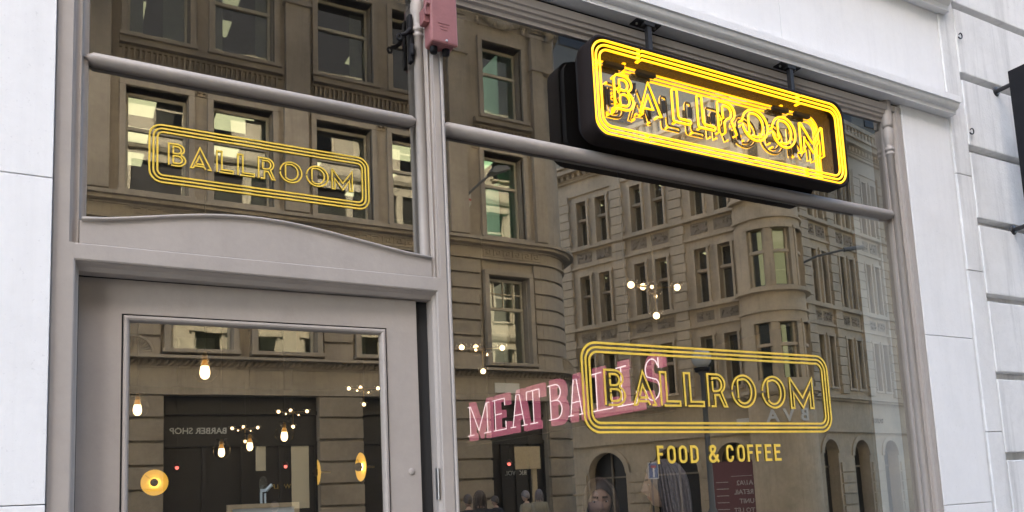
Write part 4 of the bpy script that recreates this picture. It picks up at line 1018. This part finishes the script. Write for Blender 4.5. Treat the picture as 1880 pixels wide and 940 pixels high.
chandelier((4.72, 2.78, 3.42), 1.0, 'nearest bubble chandelier, high in the display window')
chandelier((4.24, 5.31, 3.29), 1.0, 'second bubble chandelier, left in the display window beside the post')
chandelier((3.02, 12.6, 3.06), .9, 'farthest bubble chandelier, lowest of those seen through the door')
chandelier((3.50, 11.0, 3.19), .95, 'bubble chandelier just right of the farthest one through the door')
chandelier((4.30, 9.65, 3.42), .95, 'bubble chandelier at the right edge of the door glass')
# gold disc wall lamps
def disc(p, nrm, label, mat):
    t_ = thing('disc_wall_lamp', label, 'wall lamp', p, 'gold disc lamps inside the shop')
    n_ = Vector(nrm).normalized(); u_ = n_.cross(Vector((0, 0, 1))).normalized(); v_ = Vector((0, 0, 1))
    tf = lambda a, b_, c: tuple(Vector(p)+u_*a+v_*b_+n_*c)
    MB(tf).lathe((0, 0, 0), [(0, 0), (.04, .0), (.10, .012), (.145, .030), (.152, .034), (.146, .024), (.10, .004), (0, -.01)], 30).build('disc', mat, t_)
    MB(tf).ball((0, 0, .055), .046, 10).build('bulb_cap', 'black', t_)
    MB(tf).tube([(.030*math.cos(R(a)), .030*math.sin(R(a)), .026) for a in range(0, 360, 24)], .007, 6, closed=True).build('bulb', 'ringglow', t_)
    a_ = MB(tf); a_.tube([(0, 0, 0), (0, 0, -.12)], .012, 8); a_.build('arm', 'brass', t_)
    a_ = MB(tf); a_.tube([(0, 0, .03), (.1, .09, .03)], .004, 6); a_.build('stay', 'brass', t_)
disc((1.01, 7.55, 1.95), (-.25, -1, 0), 'round gold disc wall lamp, full face, low left in the door glass', 'discglow')
disc((2.84, 5.45, 1.98), (-1, -.05, .0), 'gold disc wall lamp turned half side-on, right in the door glass', 'discglow')
disc((2.76, 6.80, 1.99), (-1, .25, .0), 'paler gold disc wall lamp, nearly edge-on, beside the reflected pier', 'discglow')
for p, lab in (((1.59, 10.4, 2.26), 'tiny red lamp glowing deep inside below the barber sign'), ((3.06, 9.74, 2.21), 'tiny red lamp glowing deep inside near the poster'), ((6.05, 8.08, 2.09), 'tiny red lamp glowing deep inside, left in the display window')):
    t_ = thing('red_lamp', lab, 'red lamp', p)
    MB().ball(p, .028, 8).build('glow', 'redlamp', t_); MB().lathe(p, [(.05, .02), (.02, .07), (0, .08)], 12).build('shade', 'pinkbox', t_); MB().tube([(p[0], p[1], p[2]+.08), (p[0], p[1], 3.92)], .003, 5).build('cord', 'rubber', t_)

# pink MEATBALLS neon, hung square to the window
mt = thing('pink_neon_sign', 'pink MEATBALLS block letters with white neon lines, hung square to the window', 'neon sign', (3.11, 2.1, 2.08))
ML = {
 'M': [[(-.04, .0), (.26, .0)], [(.10, 0), (.10, 1)], [(0, 1), (.14, 1), (.5, .12), (.86, 1), (1, 1)], [(.90, 1), (.90, 0)], [(.74, 0), (1.04, 0)]],
 'E': [[(0, 0), (.96, 0), (.96, .26)], [(.16, 0), (.16, 1)], [(0, 1), (.92, 1), (.92, .76)], [(.16, .52), (.66, .52)]],
 'A': [[(-.04, 0), (.30, 0)], [(.12, 0), (.40, 1), (.60, 1), (.88, 0)], [(.70, 0), (1.04, 0)], [(.22, .36), (.78, .36)]],
 'T': [[(0, .74), (0, 1), (1, 1), (1, .74)], [(.5, 1), (.5, 0)], [(.22, 0), (.78, 0)]],
 'B': [[(0, 1), (.55, 1)] + ring(.55, .77, .36, .23, 85, -85, 8) + [(.16, .54)], [(.55, .54)] + ring(.55, .27, .42, .27, 85, -90, 8) + [(0, 0)], [(.16, 1), (.16, 0)]],
 'L': [[(0, 1), (.52, 1)], [(.25, 1), (.25, 0)], [(0, 0), (.98, 0), (.98, .30)]],
 'S': [[(.92, .74), (.92, 1.0)], [(.90, .80)] + ring(.5, .74, .38, .26, 20, 215, 12) + ring(.5, .26, .42, .27, 55, -160, 14) + [(.08, .24)], [(.06, .02), (.06, .28)]],
}
mbox = [('M', 3.42, 3.02), ('E', 2.955, 2.735), ('A', 2.66, 2.42), ('T', 2.405, 2.215), ('B', 2.095, 1.91), ('A', 1.83, 1.645), ('L', 1.545, 1.315), ('L', 1.262, 1.06), ('S', .985, .830)]
for i, (ch, ya, yb) in enumerate(mbox):
    z0, z1 = 2.118, 2.388
    pk = MB(); ln = MB()
    for k, pl in enumerate(ML[ch]):
        P = [(p[0], p[1]) for p in pl]
        mpp = lambda u, v, d, k=k: (3.112+.0007*k+d, ya+(yb-ya)*u if False else ya-u, z0+v)
        W_ = ya-yb; P2 = [(p[0]*W_, p[1]*(z1-z0)) for p in P]
        pk.stroke(P2, .060 if ch != 'S' else .052, mpp, .03)
        ln.tube([(3.098, ya-p[0], z0+.012+p[1]*.91) for p in P2], .0036, 6)
    o = pk.build('letter', 'pinkacr', mt); ln.build('neon_line', 'whiteneon', o)
MB().box(3.108, 3.15, .78, 3.5, 2.048, 2.076).build('rail', 'black', mt)
for y in (1.15, 3.1): MB().tube([(3.13, y, 2.07), (3.13, y, 3.92)], .004, 6).build('hanger', 'rubber', mt)

# framed menu behind the door and a clear clip on top of it
YM = .15; KM = (2.9+YM)/(2.9+.35)
mx_ = lambda v: v*KM
mz_ = lambda v: 1.6+(v-1.6)*KM
mn = thing('framed_menu', 'light wooden frame holding a pale sheet, low behind the door glass', 'menu frame', (mx_(.7), YM, 1.1))
b = MB()
b.box(mx_(.565), mx_(.583), YM-.01, YM+.01, 1.1, mz_(1.6165)); b.box(mx_(.818), mx_(.836), YM-.01, YM+.01, 1.1, mz_(1.6165)); b.box(mx_(.583), mx_(.818), YM-.009, YM+.01, mz_(1.599), mz_(1.6165)); b.box(mx_(.583), mx_(.818), YM-.009, YM+.01, 1.1, 1.116); b.build('frame', 'oak', mn)
MB().box(mx_(.583), mx_(.818), YM-.001, YM+.006, 1.1165, mz_(1.599)).build('sheet', 'paper', mn)
cp = thing('plastic_clip', 'clear plastic clip standing on the top edge of the wooden menu frame', 'clip', (mx_(.70), YM, mz_(1.617)))
b = MB(); b.prism([(mx_(.70+.016*math.cos(R(a))), mz_(1.69+.032*math.sin(R(a)))) for a in range(0, 360, 20)], YM-.004, YM, 'y'); b.build('disc', 'plastic', cp)
b = MB(); b.box(mx_(.688), mx_(.695), YM-.008, YM+.004, mz_(1.617), mz_(1.66)); b.box(mx_(.703), mx_(.709), YM-.008, YM+.004, mz_(1.617), mz_(1.655)); b.box(mx_(.689), mx_(.709), YM-.0075, YM+.0035, mz_(1.6605), mz_(1.672)); b.tube([(mx_(.709), YM-.005, mz_(1.665)), (mx_(.732), YM-.008, mz_(1.688))], .006, 6); b.build('jaw', 'plasticlip', cp)

# ================================================================== PEOPLE
def head_mesh(b, c, yaw, pitch, hs=1.0, hi=True, mats=(0, 1, 2, 3, 4)):
    """c = centre of the head; faces local -y, turned by yaw about z.  material slots: skin, lip, brow, eye white, iris"""
    nu, nv = (40, 34) if hi else (18, 14)
    rot = Matrix.Rotation(yaw, 3, 'Z') @ Matrix.Rotation(pitch, 3, 'X')
    def g(x, s_): return math.exp(-(x/s_)**2)
    vs = []; mi = {}
    for j in range(nv+1):
        for i in range(nu):
            th = 2*PI*i/nu; ph = PI*j/nv - PI/2
            x = math.cos(ph)*math.sin(th); y = -math.cos(ph)*math.cos(th); z = math.sin(ph)   # front is -y
            cp = max(0.0, math.cos(ph))
            if z < 0: x = cp**.72*math.sin(th); y = -cp**(.50 if math.cos(th) > 0 else .9)*math.cos(th)
            X, Y, Z = x*.074, y*.096, z*.118
            front = max(0.0, math.cos(ph)*math.cos(th)) if z > 0 else max(0.0, math.cos(th))*max(0, math.cos(ph))**.5
            if z < .1: t_ = min(1, (.1-z)/1.0); X *= 1-.34*t_*t_-.05*t_; Y = Y*(1-.12*t_) if y > 0 else Y*(1-.06*t_*t_)
            if y > 0 and z < -.2: Y *= 1-.35*min(1, (-.2-z))
            f = front**2; ax = abs(X)
            Y -= f*(.024*g(X, .0105)*g(Z+.030, .014) + .015*g(X, .0085)*g(Z+.006, .022))      # nose
            Y -= f*.008*g(ax-.013, .007)*g(Z+.036, .007)
            Y += f*.012*g(ax-.031, .015)*g(Z-.004, .012)                                          # sockets
            Y -= f*.005*g(ax-.030, .022)*g(Z-.024, .009)                                          # brow ridge
            Y -= f*(.008*g(X, .018)*g(Z+.061, .006) + .0085*g(X, .016)*g(Z+.073, .006)) - f*.004*g(X, .02)*g(Z+.067, .003)   # lips
            Y += f*.004*g(X, .022)*g(Z+.083, .007)
            Y -= f*.013*g(X, .020)*g(Z+.100, .013)                                                # chin
            X += math.copysign(.005, X)*f*g(ax-.045, .02)*g(Z+.02, .025)                           # cheeks
            vs.append(Vector((X, Y, Z))*hs)
    fs = []; ms = []
    for j in range(nv):
        for i in range(nu):
            q = (j*nu+i, j*nu+(i+1) % nu, (j+1)*nu+(i+1) % nu, (j+1)*nu+i); fs.append(q)
            m_ = sum((vs[k] for k in q), Vector())/4/hs; ax = abs(m_.x); s_ = mats[0]
            if hi and m_.y < -.05:
                if ax < .021 and -.079 < m_.z < -.0555: s_ = mats[1]
                if .014 < ax < .046 and .0195 < m_.z < .0275-.1*(ax-.03)**2: s_ = mats[2]
            ms.append(s_)
    o = len(b.v); b.v += [tuple(Vector(c)+rot @ v) for v in vs]
    for f_, s_ in zip(fs, ms): b.f.append(tuple(o+k for k in f_)); b.mi.append(s_); b.sm.append(True)
    if hi:
        for sx in (-1, 1):
            e = MB(); e.ball((0, 0, 0), .0112*hs, 8, (1.15, .8, .50)); o = len(b.v); cc = Vector((sx*.031, -.0730, .003))*hs
            b.v += [tuple(Vector(c)+rot @ (cc+Vector(v))) for v in e.v]
            for f_ in e.f: b.f.append(tuple(o+k for k in f_)); b.mi.append(mats[3]); b.sm.append(True)
            e = MB(); e.ball((0, 0, 0), .0058*hs, 8, (1, .5, 1)); o = len(b.v); cc = Vector((sx*.031, -.0800, .002))*hs
            b.v += [tuple(Vector(c)+rot @ (cc+Vector(v))) for v in e.v]
            for f_ in e.f: b.f.append(tuple(o+k for k in f_)); b.mi.append(mats[4]); b.sm.append(True)
            # upper lid
            e = MB(); e.tube([(sx*(.031+.0135*math.cos(R(a))), -.0785+.006*abs(math.cos(R(a))), .003+.0085*math.sin(R(a))) for a in range(15, 166, 15)], .0021, 5); o = len(b.v)
            b.v += [tuple(Vector(c)+rot @ (Vector(v)*hs)) for v in e.v]
            for f_ in e.f: b.f.append(tuple(o+k for k in f_)); b.mi.append(mats[2]); b.sm.append(True)
    for sx in (-1, 1):                                                  # ears
        e = MB(); e.ball((0, 0, 0), .03, 6, (.30, .6, 1)); o = len(b.v); cc = Vector((sx*.073, .012, -.004))*hs
        b.v += [tuple(Vector(c)+rot @ (cc+Vector(v)*hs)) for v in e.v]
        for f_ in e.f: b.f.append(tuple(o+k for k in f_)); b.mi.append(mats[0]); b.sm.append(True)

def skinned(verts, edges, radii, sub=1):
    me = bpy.data.meshes.new('rig'); me.from_pydata(verts, edges, []); o = bpy.data.objects.new('rig', me); COL.objects.link(o)
    md = o.modifiers.new('skin', 'SKIN'); md.use_smooth_shade = True
    for i, r in enumerate(radii): me.skin_vertices[0].data[i].radius = (r, r) if not isinstance(r, tuple) else r
    me.skin_vertices[0].data[0].use_root = True
    if sub: sb = o.modifiers.new('sub', 'SUBSURF'); sb.levels = sub; sb.render_levels = sub
    dg = bpy.context.evaluated_depsgraph_get(); m2 = bpy.data.meshes.new_from_object(o.evaluated_get(dg))
    r = ([tuple(v.co) for v in m2.vertices], [tuple(p.vertices) for p in m2.polygons])
    bpy.data.objects.remove(o); bpy.data.meshes.remove(me); bpy.data.meshes.remove(m2); return r

def body_rig(h, stride=0.0, arm=0.0):
    k = h/1.72; V_ = []; E_ = []; Q = []
    def v(p, r, par=None):
        V_.append((p[0]*k, p[1]*k, p[2]*k)); Q.append(tuple(x*k for x in r) if isinstance(r, tuple) else r*k)
        if par is not None: E_.append((par, len(V_)-1))
        return len(V_)-1
    pel = v((0, 0, .95), (.155, .115)); wa = v((0, 0, 1.12), (.135, .10), pel); ch = v((0, -.005, 1.30), (.16, .115), wa); nk = v((0, .012, 1.435), (.055, .055), ch); nt = v((0, .0, 1.52), (.05, .05), nk)
    for sx in (-1, 1):
        sh = v((sx*.165, .01, 1.385), .062, ch); el = v((sx*.215, .03+arm*.03, 1.10), .045, sh); wr = v((sx*.215, -.05-arm*.18, .87+arm*.18), .030, el)
        d = Vector((sx*.002, -.02-arm*.06, -.085)).normalized(); pm = v((sx*.215, -.06-arm*.22, .80+arm*.18), (.034, .018), wr)
        for q, (off, L) in enumerate(((-.024, .068), (-.008, .078), (.008, .074), (.024, .058))):
            a = v((sx*.215, -.062-arm*.24+off, .755+arm*.18), .009, pm); c = v((sx*(.215-.004), -.066-arm*.25+off, .755-L*.5+arm*.18), .0085, a); v((sx*(.215-.016), -.068-arm*.26+off, .755-L+arm*.18), .007, c)
        a = v((sx*.206, -.098-arm*.22, .815+arm*.18), .0105, pm); v((sx*.200, -.112-arm*.23, .775+arm*.18), .009, a)
        st = stride*sx; hp = v((sx*.088, 0, .88), .088, pel); kn = v((sx*.092, -.02-st*.18, .49), .058, hp); an = v((sx*.092, .01-st*.30, .085), .040, kn)
        v((sx*.098, -.13-st*.30, .035), (.040, .030), an)
    return skinned(V_, E_, Q)

RIGS = {}
def person(label, pos, yaw, h, coat, hair, head_yaw=0.0, pitch=0.0, hi=False, style='long', group=None, arm=0.0, side=0):
    key = (round(h, 2), hi, arm)
    if key not in RIGS: RIGS[key] = body_rig(h, .5, arm)
    bv, bf = RIGS[key]; k = h/1.72
    t_ = thing('person', label, 'person', pos, group, yaw); ROOT[t_.name] = (0, 0, 0)
    b = MB(); b.add(bv, bf, True)
    for i, f_ in enumerate(b.f):
        z = sum(bv[q][2] for q in f_)/len(f_)/k; x = abs(sum(bv[q][0] for q in f_)/len(f_)/k)
        b.mi[i] = 5 if not (z > 1.455 or (x > .17 and z < .86+arm*.2)) else 0
    hc = Vector((0, -.028, 1.615))*k
    head_mesh(b, hc, head_yaw, pitch, k*1.0, hi)
    b.build('body', ['skin', 'lip', 'brow', 'eyew', 'iris', coat], t_)
    # coat over the body: a little fuller, open at the neck, down to the thighs
    cvs = MB(); prof = [(.60, .215, .165), (.80, .205, .155), (.95, .192, .145), (1.12, .170, .130), (1.28, .190, .142), (1.37, .180, .125), (1.42, .120, .092), (1.455, .075, .072)]
    n_ = 22; vs = []
    for z, rx, ry in prof:
        for q in range(n_): a = 2*PI*q/n_; vs.append((rx*k*math.cos(a), (.005+ry*math.sin(a))*k, z*k))
    cvs.add(vs, [(i*n_+q, i*n_+(q+1) % n_, (i+1)*n_+(q+1) % n_, (i+1)*n_+q) for i in range(len(prof)-1) for q in range(n_)], True)
    ct = cvs.build('coat', coat, t_)
    m_ = ct.modifiers.new('thick', 'SOLIDIFY'); m_.thickness = .006
    # hair: cap plus locks
    rot = Matrix.Rotation(head_yaw, 3, 'Z') @ Matrix.Rotation(pitch, 3, 'X')
    hb = MB(); nu, nv = (36, 18) if hi else (16, 9); vs = []
    for j in range(nv+1):
        for i in range(nu):
            th = 2*PI*i/nu; u = j/nv
            cy_ = math.cos(th)                                     # 1 = front
            low = -.25 - .85*max(0, -cy_) - .35*(1-abs(cy_)) if style == 'long' else -.05 - .45*max(0, -cy_)
            c0 = .28 if hi else .45; low = low if cy_ < c0 else low + (cy_-c0)/(1-c0)*((.58 if hi else .58)-low)
            lz = 1-(1-low)*u
            lz = max(-1, lz); rr = math.sqrt(max(0, 1-min(1, lz*lz)))
            if lz < 0: rr = max(rr, .97-.1*abs(lz))
            wob = 1 + .018*math.sin(th*17+u*3)+.012*math.sin(th*31)
            X, Y, Z = math.sin(th)*rr*.083*wob, -cy_*rr*.106*wob+.004, lz*.127
            vs.append(hc + rot @ (Vector((X, Y, Z))*k))
    hb.add(vs, [(j*nu+i, j*nu+(i+1) % nu, (j+1)*nu+(i+1) % nu, (j+1)*nu+i) for j in range(nv) for i in range(nu)], True)
    if style == 'long':
        cnt = 260 if hi else 26
        for q in range(cnt):
            a0_ = 70 if hi else 55; a = R(a0_ + (360-2*a0_)*q/(cnt-1)); cy_, sx_ = math.cos(a), math.sin(a)
            if side and sx_*side < -.25 and cy_ > -.6: continue
            jit = random.uniform(-.005, .006); L = random.uniform(.20, .30)*(1 if cy_ < .3 else .8); P = []; tw = random.uniform(-.006, .006)
            for s_ in range(11):
                u = s_/10
                if u <= .4: g_ = R(12+76*u/.4); rr = math.sin(g_); zz = .124*math.cos(g_)
                else: v_ = (u-.4)/.6; rr = 1.0+.03*math.sin(v_*3)-.16*v_*v_; zz = .004-(L+.004)*v_
                P.append(hc + rot @ (Vector((sx_*rr*(.083+jit)+tw*s_*.6, -cy_*rr*(.106+jit)+.004+.010*u, zz))*k))
            hb.m = 1 if (hi and random.random() < .45) else 0
            hb.tube(P, .01*k, 5, rs=[.003*k]+[.0055*k]*8+[.0045*k, .0015*k])
    if style == 'bun': hb.ball(tuple(hc + rot @ (Vector((0, .11, .06))*k)), .045*k, 8)
    hb.build('hair', [hair, {'hairash': 'hairmid', 'hairdark': 'hairdark'}[hair]], t_)
    return t_
person('woman with long ash hair in profile behind the window, facing left', (2.775, .43, 0), R(-126), 1.735, 'coatpurple', 'hairash', 0, R(4), True, 'long', None)
person('woman with dark hair swept to one side behind the window, looking down towards us', (2.545, .76, 0), R(-12), 1.66, 'coatblack', 'hairdark', R(-18), R(8), True, 'long', None, 0.0, 1)
crowd = [((6.15, -9.66), 1.66, 'coatblack', 'hairdark', 'short', 'short haired pedestrian in black nearest the doorway pier'), ((5.88, -8.67), 1.70, 'coatblack', 'hairdark', 'long', 'long haired pedestrian in black beside the short haired one'),
         ((8.49, -13.1), 1.62, 'coatblack', 'hairdark', 'short', 'pedestrian in black at the foot of the dark doorway'), ((9.1, -12.8), 1.70, 'coatcream', 'hairash', 'short', 'pedestrian in a cream top at the doorway'),
         ((9.9, -13.6), 1.72, 'coatcream', 'hairash', 'long', 'fair haired pedestrian in a cream top at the notice board'), ((12.6, -17.0+1.8), 1.62, 'coatnavy', 'hairdark', 'short', 'lone pedestrian in navy by the rounded corner'),
         ((6.3, -14.6), 1.66, 'coatblack', 'hairdark', 'short', 'pedestrian in black by the pier seen in the door glass'), ((6.9, -15.0), 1.64, 'coatnavy', 'hairdark', 'long', 'pedestrian in navy by the pier seen in the door glass'),
         ((2.9, -13.2), 1.70, 'coatblack', 'hairdark', 'short', 'pedestrian in black before the barber window')]
for i, ((x, y), h, ct, hr, st, lb) in enumerate(crowd):
    person(lb + ', reflected', (x, y, 0), R(random.uniform(-40, 40)), h, ct, hr, 0, 0, False, st, 'pedestrians across the street')
